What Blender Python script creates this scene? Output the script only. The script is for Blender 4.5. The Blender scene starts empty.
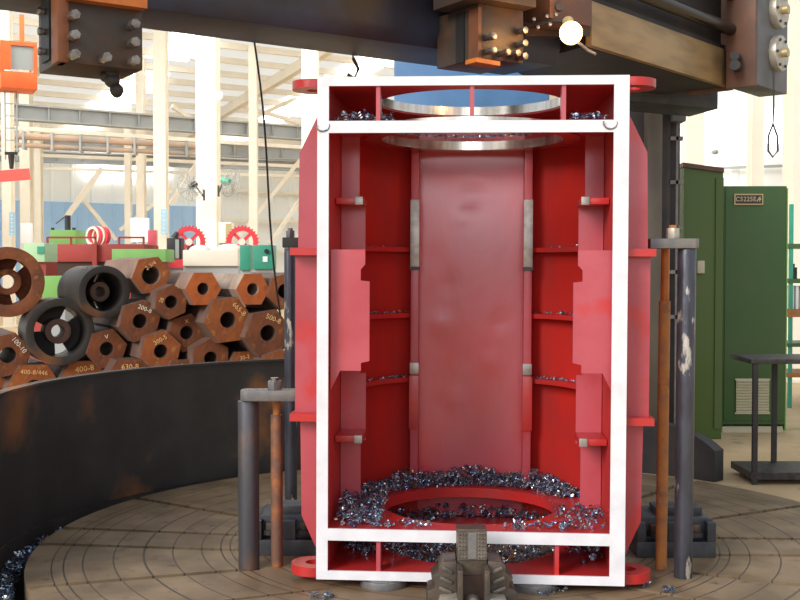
import bpy, bmesh, math, random
from mathutils import Vector, Matrix
random.seed(7)
SC = bpy.context.scene
COL = SC.collection
PI = math.pi
# ---------------------------------------------------------------- camera
F = 1100.0
PITCH = math.atan(30.0 / F)
CAM = Vector((0, 0, 1.5))
cam_d = bpy.data.cameras.new('camera'); cam_d.sensor_width = 36; cam_d.lens = 36 * F / 800
cam_d.clip_end = 500
cam = bpy.data.objects.new('camera', cam_d); COL.objects.link(cam)
cam.location = CAM; cam.rotation_euler = (PI / 2 - PITCH, 0, 0)
SC.camera = cam
# ---------------------------------------------------------------- world, sun, exposure
wd = bpy.data.worlds.new('world'); SC.world = wd; wd.use_nodes = True
bg = wd.node_tree.nodes['Background']; bg.inputs[0].default_value = (0.90, 0.95, 1.0, 1); bg.inputs[1].default_value = 0.62
sun_d = bpy.data.lights.new('daylight', 'SUN'); sun_d.energy = 2.3; sun_d.angle = math.radians(28); sun_d.color = (1, .95, .88)
sun = bpy.data.objects.new('daylight', sun_d); COL.objects.link(sun)
sun.rotation_euler = Vector((-0.95, -1.0, 0.75)).to_track_quat('Z', 'Y').to_euler()
hs_d = bpy.data.lights.new('hall_fill', 'AREA'); hs_d.shape = 'RECTANGLE'; hs_d.size = 30; hs_d.size_y = 8; hs_d.energy = 1900; hs_d.color = (1, .98, .94)  # unseen area lamp added to brighten the far wall and roof
hs = bpy.data.objects.new('hall_fill', hs_d); COL.objects.link(hs); hs.location = (-9, 20, 10); hs.rotation_euler = (PI / 2 - .35, 0, 0)
dl_d = bpy.data.lights.new('sheen_fill', 'AREA'); dl_d.shape = 'RECTANGLE'; dl_d.size = 5; dl_d.size_y = 1.6; dl_d.energy = 110; dl_d.color = (.9, .93, 1)  # lamp added behind the camera for rear panel sheen and frontal fill
dl = bpy.data.objects.new('sheen_fill', dl_d); COL.objects.link(dl); dl.location = (-.3, -6.5, 3.3); dl.rotation_euler = (PI / 2 - .12, 0, 0)
SC.view_settings.view_transform = 'Standard'; SC.view_settings.look = 'None'
SC.view_settings.exposure = 0.42; SC.view_settings.gamma = 1; SC.view_settings.use_curve_mapping = False


def W(px, py, Y):
    a = (px - 400) / F; b = (300 - py) / F
    c, s = math.cos(PITCH), math.sin(PITCH)
    d = Vector((a, c + b * s, -s + b * c))
    return CAM + d * (Y / d.y)


def Wz(px, py, z):
    d = W(px, py, 1) - CAM
    return CAM + d * ((z - CAM.z) / d.z)


def PX(px, Y): return (px - 400) / F * Y * 1.0003


def ZY(py, Y): return W(400, py, Y).z
# ---------------------------------------------------------------- materials


def mat(name, c, rough=.5, metal=0., c2=None, scale=6., detail=5., lo=.4, hi=.65, bump=0., bscale=None, coat=0., c3=None, s3=30., lo3=.6, hi3=.7, stretch=None, emit=None, estr=0.):
    m = bpy.data.materials.new(name); m.use_nodes = True
    nt = m.node_tree; N = nt.nodes; L = nt.links
    b = N['Principled BSDF']
    b.inputs['Base Color'].default_value = (*c, 1)
    b.inputs['Roughness'].default_value = rough; b.inputs['Metallic'].default_value = metal
    b.inputs['Coat Weight'].default_value = coat; b.inputs['Coat Roughness'].default_value = .2
    if emit: b.inputs['Emission Color'].default_value = (*emit, 1); b.inputs['Emission Strength'].default_value = estr
    tc = N.new('ShaderNodeTexCoord'); src = tc.outputs['Object']
    if stretch:
        mp = N.new('ShaderNodeMapping'); mp.inputs['Scale'].default_value = stretch
        L.new(src, mp.inputs[0]); src = mp.outputs[0]

    def layer(prev, col, sc, l, h):
        n = N.new('ShaderNodeTexNoise'); n.inputs['Scale'].default_value = sc; n.inputs['Detail'].default_value = detail
        L.new(src, n.inputs['Vector'])
        r = N.new('ShaderNodeMapRange'); r.inputs['From Min'].default_value = l; r.inputs['From Max'].default_value = h
        L.new(n.outputs['Fac'], r.inputs['Value'])
        x = N.new('ShaderNodeMix'); x.data_type = 'RGBA'
        L.new(r.outputs[0], x.inputs['Factor'])
        if isinstance(prev, tuple): x.inputs[6].default_value = (*prev, 1)
        else: L.new(prev, x.inputs[6])
        x.inputs[7].default_value = (*col, 1)
        return x.outputs[2]
    out = None
    if c2: out = layer(c, c2, scale, lo, hi)
    if c3: out = layer(out if out else c, c3, s3, lo3, hi3)
    if out: L.new(out, b.inputs['Base Color'])
    if bump:
        n = N.new('ShaderNodeTexNoise'); n.inputs['Scale'].default_value = bscale or scale * 4; n.inputs['Detail'].default_value = 4
        L.new(src, n.inputs['Vector'])
        bp = N.new('ShaderNodeBump'); bp.inputs['Strength'].default_value = bump; bp.inputs['Distance'].default_value = .02
        L.new(n.outputs['Fac'], bp.inputs['Height']); L.new(bp.outputs[0], b.inputs['Normal'])
    return m


M = {}
M['red'] = mat('red_paint', (.52, .022, .02), .38, c2=(.42, .03, .03), scale=5, coat=.25, bump=.08, bscale=30)
M['deep'] = mat('deep_red_paint', (.50, .018, .013), .5, c2=(.40, .022, .02), scale=5, bump=.06, bscale=20, stretch=(1, 1, .4))
M['pink'] = mat('pinkish_red_paint', (.48, .075, .10), .38, c2=(.42, .045, .06), scale=3, c3=(.56, .02, .018), s3=4, lo3=.56, hi3=.72, coat=.25, bump=.05, bscale=20)  # paler pinkish red with random redder patches
M['panel'] = mat('rose_red_sheet', (.56, .09, .12), .33, c2=(.62, .045, .06), scale=2.2, lo=.42, hi=.7, coat=.7, bump=.3, bscale=4, stretch=(1.4, 1, .7))
M['white'] = mat('machined_face', (.80, .79, .83), .45, .0, c2=(.70, .69, .74), scale=9, bump=.02)
M['silver'] = mat('machined_steel', (.62, .60, .57), .3, 1., c2=(.45, .43, .40), scale=12, stretch=(8, 8, 1))
M['bore'] = mat('bright_bore', (.80, .76, .70), .22, 1., c2=(.55, .50, .42), scale=7, stretch=(3, 3, .2))
M['padsteel'] = mat('pad_steel', (.42, .40, .37), .4, .6, c2=(.30, .27, .25), scale=20)
M['postL'] = mat('worn_post_steel', (.10, .10, .115), .45, .5, c2=(.20, .13, .10), scale=7, lo=.5, hi=.68, c3=(.33, .13, .06), s3=5, lo3=.63, hi3=.7, stretch=(1, 1, .5), bump=.1)
M['postR'] = mat('worn_dark_post', (.085, .09, .115), .35, .4, c2=(.05, .05, .065), scale=8, c3=(.50, .46, .40), s3=9, lo3=.60, hi3=.64, stretch=(1.5, 1.5, .5), bump=.1)
M['rust'] = mat('orange_rust', (.52, .20, .055), .8, 0, c2=(.40, .17, .07), scale=14, c3=(.22, .10, .06), s3=9, lo3=.55, hi3=.7, bump=.3)
M['rustdark'] = mat('rusty_rod', (.20, .10, .07), .7, .2, c2=(.42, .15, .05), scale=8, lo=.5, hi=.65, bump=.2)
M['clamp'] = mat('clamp_steel', (.17, .17, .18), .5, .4, c2=(.24, .22, .2), scale=14, bump=.1)
M['dark'] = mat('dark_cast_iron', (.028, .027, .03), .55, .1, c2=(.05, .042, .04), scale=4, bump=.1)
M['block'] = mat('dark_blue_block', (.045, .05, .06), .5, .3, c2=(.08, .08, .085), scale=9, bump=.1)
M['jaw'] = mat('oily_jaw_steel', (.12, .09, .065), .4, .45, c2=(.09, .075, .065), scale=9, bump=.15)
M['jawtop'] = mat('jaw_pad_steel', (.23, .20, .17), .4, .6, c2=(.13, .11, .1), scale=18)
M['guard'] = mat('blackened_guard', (.035, .03, .027), .5, .15, c2=(.05, .046, .042), scale=3, c3=(.26, .10, .03), s3=1.5, lo3=.57, hi3=.70, bump=.1, bscale=9)
M['brownway'] = mat('oily_brown_way', (.42, .28, .13), .4, .2, c2=(.27, .18, .085), scale=5, lo=.4, hi=.7, stretch=(.6, .6, 3))
M['brownplate'] = mat('brown_bracket', (.12, .065, .05), .5, .1, c2=(.18, .09, .06), scale=5)
M['greyplate'] = mat('grey_bracket', (.12, .125, .135), .5, .1, c2=(.16, .16, .17), scale=6)
M['screw'] = mat('oiled_screw', (.05, .045, .04), .25, .8)
M['dial'] = mat('dial_metal', (.55, .52, .44), .4, .5, c2=(.42, .38, .32), scale=20)
M['tool'] = mat('tool_head_iron', (.055, .040, .032), .45, .25, c2=(.10, .052, .03), scale=5, lo=.45, hi=.7, c3=(.05, .045, .04), s3=7, lo3=.5, hi3=.65, bump=.1)
M['toolrust'] = mat('rust_brown_bar', (.22, .075, .03), .5, .2, c2=(.13, .055, .03), scale=6)
M['toolorange'] = mat('orange_primer', (.55, .16, .02), .5, 0, c2=(.38, .10, .02), scale=9)
M['bolt'] = mat('bolt_steel', (.30, .28, .26), .32, .8, c2=(.18, .15, .13), scale=30)
M['blue'] = mat('blue_machine_paint', (.10, .24, .48), .45, 0, c2=(.08, .19, .38), scale=3)
M['beamblue'] = mat('dirty_blue_black', (.035, .045, .085), .5, 0, c2=(.022, .025, .04), scale=3, c3=(.03, .025, .022), s3=2.2, lo3=.5, hi3=.65, bump=.1)
M['green'] = mat('green_cabinet_paint', (.050, .125, .035), .5, 0, c2=(.065, .13, .042), scale=2.5, lo=.35, hi=.7, bump=.02)
M['green2'] = mat('olive_cabinet_paint', (.085, .155, .035), .5, 0, c2=(.10, .15, .04), scale=2.5)
M['colgrey'] = mat('column_way', (.15, .125, .095), .4, .3, c2=(.10, .085, .07), scale=3, stretch=(1, 1, .5))
M['hallcream'] = mat('cream_paint', (.88, .82, .70), .6, c2=(.83, .77, .65), scale=2)
M['wallwhite'] = mat('pale_cladding', (.88, .91, .90), .7, c2=(.83, .87, .87), scale=.6)
M['wallblue'] = mat('blue_cladding', (.42, .64, .92), .7, c2=(.38, .60, .88), scale=.6)
M['roof'] = mat('roof_sheet', (.62, .60, .54), .8, c2=(.54, .52, .47), scale=.5)
M['skylight'] = mat('skylight', (.9, .9, .9), .6, emit=(1, 1, 1), estr=3.0)
M['girder'] = mat('grey_girder', (.42, .44, .44), .6, c2=(.36, .38, .38), scale=1)
M['girderbrown'] = mat('brown_girder', (.55, .38, .27), .6, c2=(.36, .33, .30), scale=1)
M['floor'] = mat('dusty_concrete', (.58, .42, .24), .85, c2=(.50, .36, .20), scale=1.6, c3=(.30, .23, .15), s3=5, lo3=.58, hi3=.75, bump=.1)
M['pit'] = mat('dark_pit', (.03, .027, .025), .6, 0, c2=(.05, .04, .035), scale=5)
M['orange'] = mat('orange_cab_paint', (.85, .16, .03), .5, c2=(.75, .13, .03), scale=4)
M['glass'] = mat('cab_glass', (.35, .38, .36), .15, 0)
M['redfar'] = mat('red_machine_paint', (.40, .05, .04), .6, c2=(.26, .045, .035), scale=1.5)
M['redwheel'] = mat('red_wheel_paint', (.80, .05, .07), .5)
M['greenfar'] = mat('bright_green_paint', (.22, .48, .12), .6, c2=(.18, .40, .12), scale=2)
M['mint'] = mat('mint_paint', (.45, .70, .42), .6)
M['teal'] = mat('teal_paint', (.05, .36, .24), .5, c2=(.04, .30, .20), scale=3)
M['black'] = mat('black_rubber', (.012, .012, .013), .5)
M['chalk'] = mat('yellow_chalk', (.85, .52, .22), .9)
M['chalkw'] = mat('white_chalk', (.85, .80, .68), .9)
M['plate'] = mat('name_plate_dark', (.06, .03, .02), .4)
M['brass'] = mat('brass_trim', (.55, .45, .24), .4, .5)
M['vent'] = mat('cream_vent', (.62, .58, .42), .5)
M['redsign'] = mat('red_banner', (.85, .12, .10), .7)
M['bluesign'] = mat('light_blue_sign', (.35, .62, .80), .7)
M['paper'] = mat('white_board', (.85, .85, .85), .7)
M['wood'] = mat('orange_wood', (.48, .20, .06), .7, c2=(.36, .15, .05), scale=8)
M['tray'] = mat('black_oily_table', (.03, .027, .027), .5, .2, c2=(.07, .06, .055), scale=20)
M['bulb'] = mat('bulb_glow', (1, .8, .5), .3, emit=(1, .52, .14), estr=7)


def chipmat():
    m = bpy.data.materials.new('blued_chips'); m.use_nodes = True
    nt = m.node_tree; N = nt.nodes; L = nt.links; b = N['Principled BSDF']
    b.inputs['Metallic'].default_value = .85; b.inputs['Roughness'].default_value = .28
    tc = N.new('ShaderNodeTexCoord'); n = N.new('ShaderNodeTexNoise'); n.inputs['Scale'].default_value = 30; n.inputs['Detail'].default_value = 3
    L.new(tc.outputs['Object'], n.inputs['Vector'])
    r = N.new('ShaderNodeValToRGB'); L.new(n.outputs['Fac'], r.inputs[0])
    e = r.color_ramp.elements; e[0].position = .25; e[0].color = (.02, .03, .06, 1); e[1].position = .75; e[1].color = (.05, .06, .09, 1)
    for p, c in ((.36, (.30, .42, .62)), (.41, (.10, .20, .42)), (.47, (.06, .08, .12)), (.52, (.75, .80, .85)), (.56, (.10, .20, .42)), (.60, (.30, .30, .28)), (.65, (.60, .45, .25))):
        x = e.new(p); x.color = (*c, 1)
    L.new(r.outputs[0], b.inputs['Base Color'])
    return m


M['chips'] = chipmat()


def tablemat():
    m = bpy.data.materials.new('worn_table_iron'); m.use_nodes = True
    nt = m.node_tree; N = nt.nodes; L = nt.links; b = N['Principled BSDF']
    b.inputs['Roughness'].default_value = .5; b.inputs['Metallic'].default_value = .15
    tc = N.new('ShaderNodeTexCoord')
    ln = N.new('ShaderNodeVectorMath'); ln.operation = 'LENGTH'
    sx = N.new('ShaderNodeSeparateXYZ'); L.new(tc.outputs['Object'], sx.inputs[0])
    cx = N.new('ShaderNodeCombineXYZ'); L.new(sx.outputs[0], cx.inputs[0]); L.new(sx.outputs[1], cx.inputs[1]); L.new(cx.outputs[0], ln.inputs[0])

    def math_(op, a, v=None, v2=None):
        x = N.new('ShaderNodeMath'); x.operation = op
        if isinstance(a, (int, float)): x.inputs[0].default_value = a
        else: L.new(a, x.inputs[0])
        if v is not None:
            if isinstance(v, (int, float)): x.inputs[1].default_value = v
            else: L.new(v, x.inputs[1])
        return x.outputs[0]
    rr = ln.outputs['Value']

    def rings(step, off, wid):
        return math_('LESS_THAN', math_('FRACT', math_('ADD', math_('DIVIDE', rr, step), off)), wid)
    g = math_('MAXIMUM', rings(.155, .2, .05), rings(.41, .55, .022))
    n1 = N.new('ShaderNodeTexNoise'); n1.inputs['Scale'].default_value = 3.5; n1.inputs['Detail'].default_value = 6; L.new(tc.outputs['Object'], n1.inputs['Vector'])
    mp = N.new('ShaderNodeMapRange'); mp.inputs[1].default_value = .35; mp.inputs[2].default_value = .65; L.new(n1.outputs['Fac'], mp.inputs[0])
    c1 = N.new('ShaderNodeMix'); c1.data_type = 'RGBA'; c1.inputs[6].default_value = (.165, .112, .062, 1); c1.inputs[7].default_value = (.28, .195, .115, 1); L.new(mp.outputs[0], c1.inputs[0])
    n2 = N.new('ShaderNodeTexNoise'); n2.inputs['Scale'].default_value = 9; n2.inputs['Detail'].default_value = 4; L.new(tc.outputs['Object'], n2.inputs['Vector'])
    m2 = N.new('ShaderNodeMapRange'); m2.inputs[1].default_value = .60; m2.inputs[2].default_value = .72; L.new(n2.outputs['Fac'], m2.inputs[0])
    c2 = N.new('ShaderNodeMix'); c2.data_type = 'RGBA'; c2.inputs[7].default_value = (.11, .08, .055, 1); L.new(m2.outputs[0], c2.inputs[0]); L.new(c1.outputs[2], c2.inputs[6])
    c3 = N.new('ShaderNodeMix'); c3.data_type = 'RGBA'; c3.inputs[7].default_value = (.075, .05, .035, 1); L.new(g, c3.inputs[0]); L.new(c2.outputs[2], c3.inputs[6])
    L.new(c3.outputs[2], b.inputs['Base Color'])
    # fine turning lines + groove depth
    f = math_('SINE', math_('MULTIPLY', rr, 420))
    h = math_('SUBTRACT', math_('MULTIPLY', f, .03), g)
    bp = N.new('ShaderNodeBump'); bp.inputs['Distance'].default_value = .006; bp.inputs['Strength'].default_value = .6
    L.new(h, bp.inputs['Height']); L.new(bp.outputs[0], b.inputs['Normal'])
    return m


M['table'] = tablemat()
def translucent(m, k, col=(1, .98, .93)):
    nt = m.node_tree; b = nt.nodes['Principled BSDF']; out = nt.nodes['Material Output']
    tr = nt.nodes.new('ShaderNodeBsdfTranslucent'); tr.inputs[0].default_value = (*col, 1); mx = nt.nodes.new('ShaderNodeMixShader'); mx.inputs[0].default_value = k
    nt.links.new(b.outputs[0], mx.inputs[1]); nt.links.new(tr.outputs[0], mx.inputs[2]); nt.links.new(mx.outputs[0], out.inputs['Surface'])


translucent(M['roof'], .55)
# ---------------------------------------------------------------- builders


class G:
    def __init__(s): s.bm = bmesh.new()

    def face(s, vs):
        try: return s.bm.faces.new(vs)
        except ValueError: return None

    def hexa(s, p):   # 8 points: bottom 4 (ccw), top 4
        v = [s.bm.verts.new(q) for q in p]
        for f in ((3, 2, 1, 0), (4, 5, 6, 7), (0, 1, 5, 4), (1, 2, 6, 5), (2, 3, 7, 6), (3, 0, 4, 7)): s.face([v[i] for i in f])
        return s

    def box(s, x0, x1, y0, y1, z0, z1):
        return s.hexa([(x0, y0, z0), (x1, y0, z0), (x1, y1, z0), (x0, y1, z0), (x0, y0, z1), (x1, y0, z1), (x1, y1, z1), (x0, y1, z1)])

    def rbox(s, c, size, rz=0, rx=0, ry=0):
        R = Matrix.Rotation(rz, 3, 'Z') @ Matrix.Rotation(ry, 3, 'Y') @ Matrix.Rotation(rx, 3, 'X')
        c = Vector(c); a, b, h = size[0] / 2, size[1] / 2, size[2] / 2
        return s.hexa([c + R @ Vector(q) for q in ((-a, -b, -h), (a, -b, -h), (a, b, -h), (-a, b, -h), (-a, -b, h), (a, -b, h), (a, b, h), (-a, b, h))])

    def bar(s, p0, p1, w, h=None, up=(0, 0, 1)):
        p0 = Vector(p0); p1 = Vector(p1); d = (p1 - p0).normalized(); h = h or w
        u = Vector(up)
        if abs(d.dot(u)) > .98: u = Vector((0, 1, 0))
        sd = d.cross(u).normalized() * w / 2; u2 = sd.cross(d).normalized() * h / 2
        return s.hexa([p0 - sd - u2, p1 - sd - u2, p1 + sd - u2, p0 + sd - u2, p0 - sd + u2, p1 - sd + u2, p1 + sd + u2, p0 + sd + u2])

    def cyl(s, p0, p1, r, n=24, r2=None, rot=0., caps=True):
        p0 = Vector(p0); p1 = Vector(p1); d = (p1 - p0).normalized(); r2 = r if r2 is None else r2
        u = Vector((0, 0, 1)) if abs(d.z) < .95 else Vector((1, 0, 0))
        a = d.cross(u).normalized(); b = d.cross(a).normalized()
        A = []; B = []
        for i in range(n):
            t = 2 * PI * i / n + rot; o = a * math.cos(t) + b * math.sin(t)
            A.append(s.bm.verts.new(p0 + o * r)); B.append(s.bm.verts.new(p1 + o * r2))
        for i in range(n):
            j = (i + 1) % n; s.face([A[i], A[j], B[j], B[i]])
        if caps: s.face(A[::-1]); s.face(B)
        return s

    def tube(s, p0, p1, ro, ri, n=24, no=None, rot=0.):
        """hollow prism: outer polygon with no sides (None: round), round hole"""
        p0 = Vector(p0); p1 = Vector(p1); d = (p1 - p0).normalized()
        u = Vector((0, 0, 1)) if abs(d.z) < .95 else Vector((0, 1, 0))
        a = d.cross(u).normalized(); b = a.cross(d).normalized()
        rings = []
        for p in (p0, p1):
            O = []; I = []
            for i in range(n):
                t = 2 * PI * i / n + rot; o = a * math.cos(t) + b * math.sin(t); r = ro
                if no:
                    w = 2 * PI / no; k = ((t - rot) % w) - w / 2; r = ro * math.cos(w / 2) / math.cos(k)
                O.append(s.bm.verts.new(p + o * r)); I.append(s.bm.verts.new(p + o * ri))
            rings.append((O, I))
        (O0, I0), (O1, I1) = rings
        for i in range(n):
            j = (i + 1) % n
            s.face([O0[i], O0[j], O1[j], O1[i]]); s.face([I0[j], I0[i], I1[i], I1[j]])
            s.face([O0[j], O0[i], I0[i], I0[j]]); s.face([O1[i], O1[j], I1[j], I1[i]])
        return s

    def prism(s, pts, ext):
        ext = Vector(ext); A = [s.bm.verts.new(Vector(p)) for p in pts]; B = [s.bm.verts.new(Vector(p) + ext) for p in pts]
        n = len(pts); s.face(A[::-1]); s.face(B)
        for i in range(n):
            j = (i + 1) % n; s.face([A[i], A[j], B[j], B[i]])
        return s

    def strip(s, inner, outer, z0, z1):   # open band between two xy polylines
        Q = [[s.bm.verts.new((p[0], p[1], z)) for p in pl] for pl in (inner, outer) for z in (z0, z1)]
        n = len(inner); i0, i1, o0, o1 = Q
        for k in range(n - 1):
            s.face([i0[k], i0[k + 1], i1[k + 1], i1[k]]); s.face([o0[k + 1], o0[k], o1[k], o1[k + 1]])
            s.face([i0[k + 1], i0[k], o0[k], o0[k + 1]]); s.face([i1[k], i1[k + 1], o1[k + 1], o1[k]])
        s.face([i0[0], i1[0], o1[0], o0[0]]); s.face([i0[-1], o0[-1], o1[-1], i1[-1]])
        return s

    def sphere(s, c, r, n=16, sc=(1, 1, 1)):
        mt = Matrix.Translation(Vector(c)) @ Matrix.Diagonal((r * sc[0], r * sc[1], r * sc[2], 1))
        bmesh.ops.create_uvsphere(s.bm, u_segments=n, v_segments=max(6, n // 2), radius=1, matrix=mt)
        return s

    def path(s, pts, r, n=8):
        pts = [Vector(p) for p in pts]; rings = []
        for i, p in enumerate(pts):
            d = (pts[min(i + 1, len(pts) - 1)] - pts[max(i - 1, 0)]).normalized()
            u = Vector((0, 0, 1)) if abs(d.z) < .9 else Vector((1, 0, 0))
            a = d.cross(u).normalized(); b = d.cross(a).normalized()
            rings.append([s.bm.verts.new(p + (a * math.cos(2 * PI * k / n) + b * math.sin(2 * PI * k / n)) * r) for k in range(n)])
        for A, B in zip(rings, rings[1:]):
            for k in range(n): s.face([A[k], A[(k + 1) % n], B[(k + 1) % n], B[k]])
        s.face(rings[0][::-1]); s.face(rings[-1])
        return s

    def build(s, name, m, parent=None, bevel=0., smooth=True, **props):
        bm = s.bm
        bmesh.ops.recalc_face_normals(bm, faces=bm.faces[:])
        if bevel:
            es = [e for e in bm.edges if len(e.link_faces) == 2 and e.calc_face_angle(0) > .6]
            bmesh.ops.bevel(bm, geom=es, offset=bevel, segments=2, affect='EDGES', profile=.6, clamp_overlap=True)
        if smooth:
            for f in bm.faces: f.smooth = True
            for e in bm.edges:
                if len(e.link_faces) != 2 or e.calc_face_angle(0) > .55: e.smooth = False
        me = bpy.data.meshes.new(name); bm.to_mesh(me); bm.free()
        me.materials.append(M[m] if isinstance(m, str) else m)
        o = bpy.data.objects.new(name, me); COL.objects.link(o)
        if parent: o.parent = parent
        for k, v in props.items(): o[k] = v
        return o


def thing(name, label, cat, loc=(0, 0, 0), rz=0, group=None, rx=0):
    o = bpy.data.objects.new(name, None); COL.objects.link(o); o.empty_display_size = .1
    o.location = loc; o.rotation_euler = (rx, 0, rz); o['label'] = label; o['category'] = cat
    if group: o['group'] = group
    return o


def tag(o, label, cat, group=None, kind=None):
    o['label'] = label; o['category'] = cat
    if group: o['group'] = group
    if kind: o['kind'] = kind
    return o


def struct(o): o['kind'] = 'structure'; return o


def text(name, s, size, m, parent, loc, rot, ext=.001):
    c = bpy.data.curves.new(name, 'FONT'); c.body = s; c.size = size; c.extrude = ext; c.align_x = 'CENTER'; c.align_y = 'CENTER'; c.resolution_u = 2
    o = bpy.data.objects.new(name + '_tmp', c)
    COL.objects.link(o); dg = bpy.context.evaluated_depsgraph_get(); dg.update()
    me = bpy.data.meshes.new_from_object(o.evaluated_get(dg)); bpy.data.objects.remove(o)
    q = bpy.data.objects.new(name, me); COL.objects.link(q); me.materials.clear(); me.materials.append(M[m])
    q.parent = parent; q.location = loc; q.rotation_euler = rot
    return q


A_ = Vector((.84, .5426, 0)).normalized(); B_ = Vector((-.5426, .84, 0)).normalized()   # the hall's two directions
# ================================================================= SETTING
TZ = -.03                       # top of the turntable
TC = Vector((.41, 6.27, 0)); TR = 2.43
FZ = -.06


def disc_ring(cx, cy, r_in, half, z):
    g = G(); n = 96; I = []; O = []
    for i in range(n):
        t = 2 * PI * i / n; c, s = math.cos(t), math.sin(t); k = half / max(abs(c), abs(s))
        I.append(g.bm.verts.new((cx + c * r_in, cy + s * r_in, z))); O.append(g.bm.verts.new((cx + c * k, cy + s * k, z)))
    for i in range(n):
        j = (i + 1) % n; g.face([I[i], O[i], O[j], I[j]])
    return g


struct(disc_ring(TC.x - .12, TC.y - .03, 2.53, 90, FZ).build('floor', 'floor', smooth=False))
struct(G().cyl((TC.x, TC.y, FZ - .55), (TC.x, TC.y, FZ - .5), 2.75, 64).build('trim_1', 'pit'))
struct(G().tube((TC.x - .12, TC.y - .03, FZ - .5), (TC.x - .12, TC.y - .03, FZ - .004), 2.75, 2.53, 96).build('trim_2', 'pit'))  # near-black strip lining the gap around the table
# far cladding wall along A
P0 = Vector((-16, 48, 0))


def along(t, off=0, z=0): return P0 + A_ * t - B_ * off + Vector((0, 0, z))


def cladding(name, p0, p1, z0, z1, m, step=.9, deep=.05):
    """ribbed sheet between two ground points"""
    g = G(); p0 = Vector(p0); p1 = Vector(p1); L = (p1 - p0).length; d = (p1 - p0) / L; n = Vector((-d.y, d.x, 0))
    k = int(L / step); pr = []
    for i in range(k):
        s0 = i * step
        for a, o in ((0, 0), (.8, 0), (.86, -deep), (.94, -deep)): pr.append(p0 + d * (s0 + a * step) + n * o)
    pr.append(p1)
    a = [g.bm.verts.new((p.x, p.y, z0)) for p in pr]; b = [g.bm.verts.new((p.x, p.y, z1)) for p in pr]
    a2 = [g.bm.verts.new((p.x + n.x * .15, p.y + n.y * .15, z0)) for p in pr]; b2 = [g.bm.verts.new((p.x + n.x * .15, p.y + n.y * .15, z1)) for p in pr]
    for i in range(len(pr) - 1):
        g.face([a[i], a[i + 1], b[i + 1], b[i]]); g.face([a2[i + 1], a2[i], b2[i], b2[i + 1]]); g.face([b[i], b[i + 1], b2[i + 1], b2[i]])
    return struct(g.build(name, m, smooth=False))


cladding('wall_back', along(-9), along(50), FZ, 6.9, 'wallwhite')
cladding('trim_8', along(-9, .12), along(8.4, .12), FZ, 4.5, 'wallblue', .55)
# bright window strips in the far wall
for i, (t0, t1, z0, z1) in enumerate(((2.2, 6.2, 5.7, 6.4), (17.6, 20.3, 6.2, 7.0), (21.4, 25.3, 6.2, 7.0))):
    p, q = along(t0, .2), along(t1, .2)
    g = G(); g.bar(p + Vector((0, 0, (z0 + z1) / 2)), q + Vector((0, 0, (z0 + z1) / 2)), .06, z1 - z0)
    w = struct(g.build('window_%d' % (i + 1), 'skylight'))
for z in (2.4, 3.9, 5.3):
    g = G(); g.bar(along(8.6, .22, z), along(50, .22, z), .1, .12); struct(g.build('trim_%d' % (3 + int(z)), 'hallcream'))
cladding('wall_left', along(-9) + Vector((0, 0, 0)) - B_ * 26, along(-9), FZ, 7.5, 'wallwhite')
# right wall (nearly frontal) with its window strip
RW0, RW1 = Vector((4.6, 22.3, 0)), Vector((12.5, 21.2, 0))
cladding('wall_right', RW0, RW1, FZ, 8.2, 'wallwhite', 1.1, .03)
rd = (RW1 - RW0).normalized(); rn = Vector((rd.y, -rd.x, 0))


def rwall(px):   # point on the right wall seen at column px
    k = (px - 400) / F; t = (k * RW0.y - RW0.x) / (rd.x - k * rd.y); return RW0 + rd * t


g = G(); a, b = rwall(706) + rn * .08, rwall(786) + rn * .08
za, zb = (ZY(145, a.y) + ZY(118, a.y)) / 2, (ZY(139, b.y) + ZY(112, b.y)) / 2
g.bar(a + Vector((0, 0, (za + zb) / 2)), b + Vector((0, 0, (za + zb) / 2)), .08, .55); struct(g.build('window_4', 'skylight'))
g = G(); g.bar(rwall(690) + rn * .12 + Vector((0, 0, ZY(168, 21.8))), rwall(830) + rn * .12 + Vector((0, 0, ZY(165, 21.8))), .05, .05); struct(g.build('trim_9', 'girder'))
# roof: sheet with skylight strips, purlins, rafters
Z0, Z1, RD = 6.9, 10.2, 26.


def roof_pt(t, s): return along(t, s * RD, Z0 + (Z1 - Z0) * s)


g = G(); g.face([g.bm.verts.new(q) for q in (roof_pt(-9, 0), roof_pt(50, 0), roof_pt(50, 1), roof_pt(-9, 1))])
struct(g.build('ceiling', 'roof'))
up = Vector((0, 0, 1))
k = 5
for t in (-6.6, .2, 7, 13.8, 20.6, 27.4, 34.2):
    for s0, s1 in ((.06, .46), (.52, .95)):
        g = G(); dz = Vector((0, 0, -.05))
        g.hexa([roof_pt(t, s0) + dz, roof_pt(t + 1.5, s0) + dz, roof_pt(t + 1.5, s1) + dz, roof_pt(t, s1) + dz] + [roof_pt(a, b) - Vector((0, 0, .005)) for a, b in ((t, s0), (t + 1.5, s0), (t + 1.5, s1), (t, s1))])
        struct(g.build('window_%d' % k, 'skylight')); k += 1
k = 10
for i in range(1, 18):
    g = G(); s = i / 18; g.bar(roof_pt(-9, s) - up * .16, roof_pt(50, s) - up * .16, .12, .2); struct(g.build('trim_%d' % k, 'hallcream')); k += 1
for t in (-3, 5, 13, 21, 29, 37):
    g = G(); g.bar(roof_pt(t, 0) - up * .4, roof_pt(t, 1) - up * .4, .25, .35); struct(g.build('trim_%d' % k, 'hallcream')); k += 1
# cross bracing and struts on the far wall


def brace(n, px0, py0, px1, py1, Y, w=.14):
    g = G(); g.bar(W(px0, py0, Y), W(px1, py1, Y + .5), w); struct(g.build('trim_%d' % n, 'hallcream'))


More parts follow.
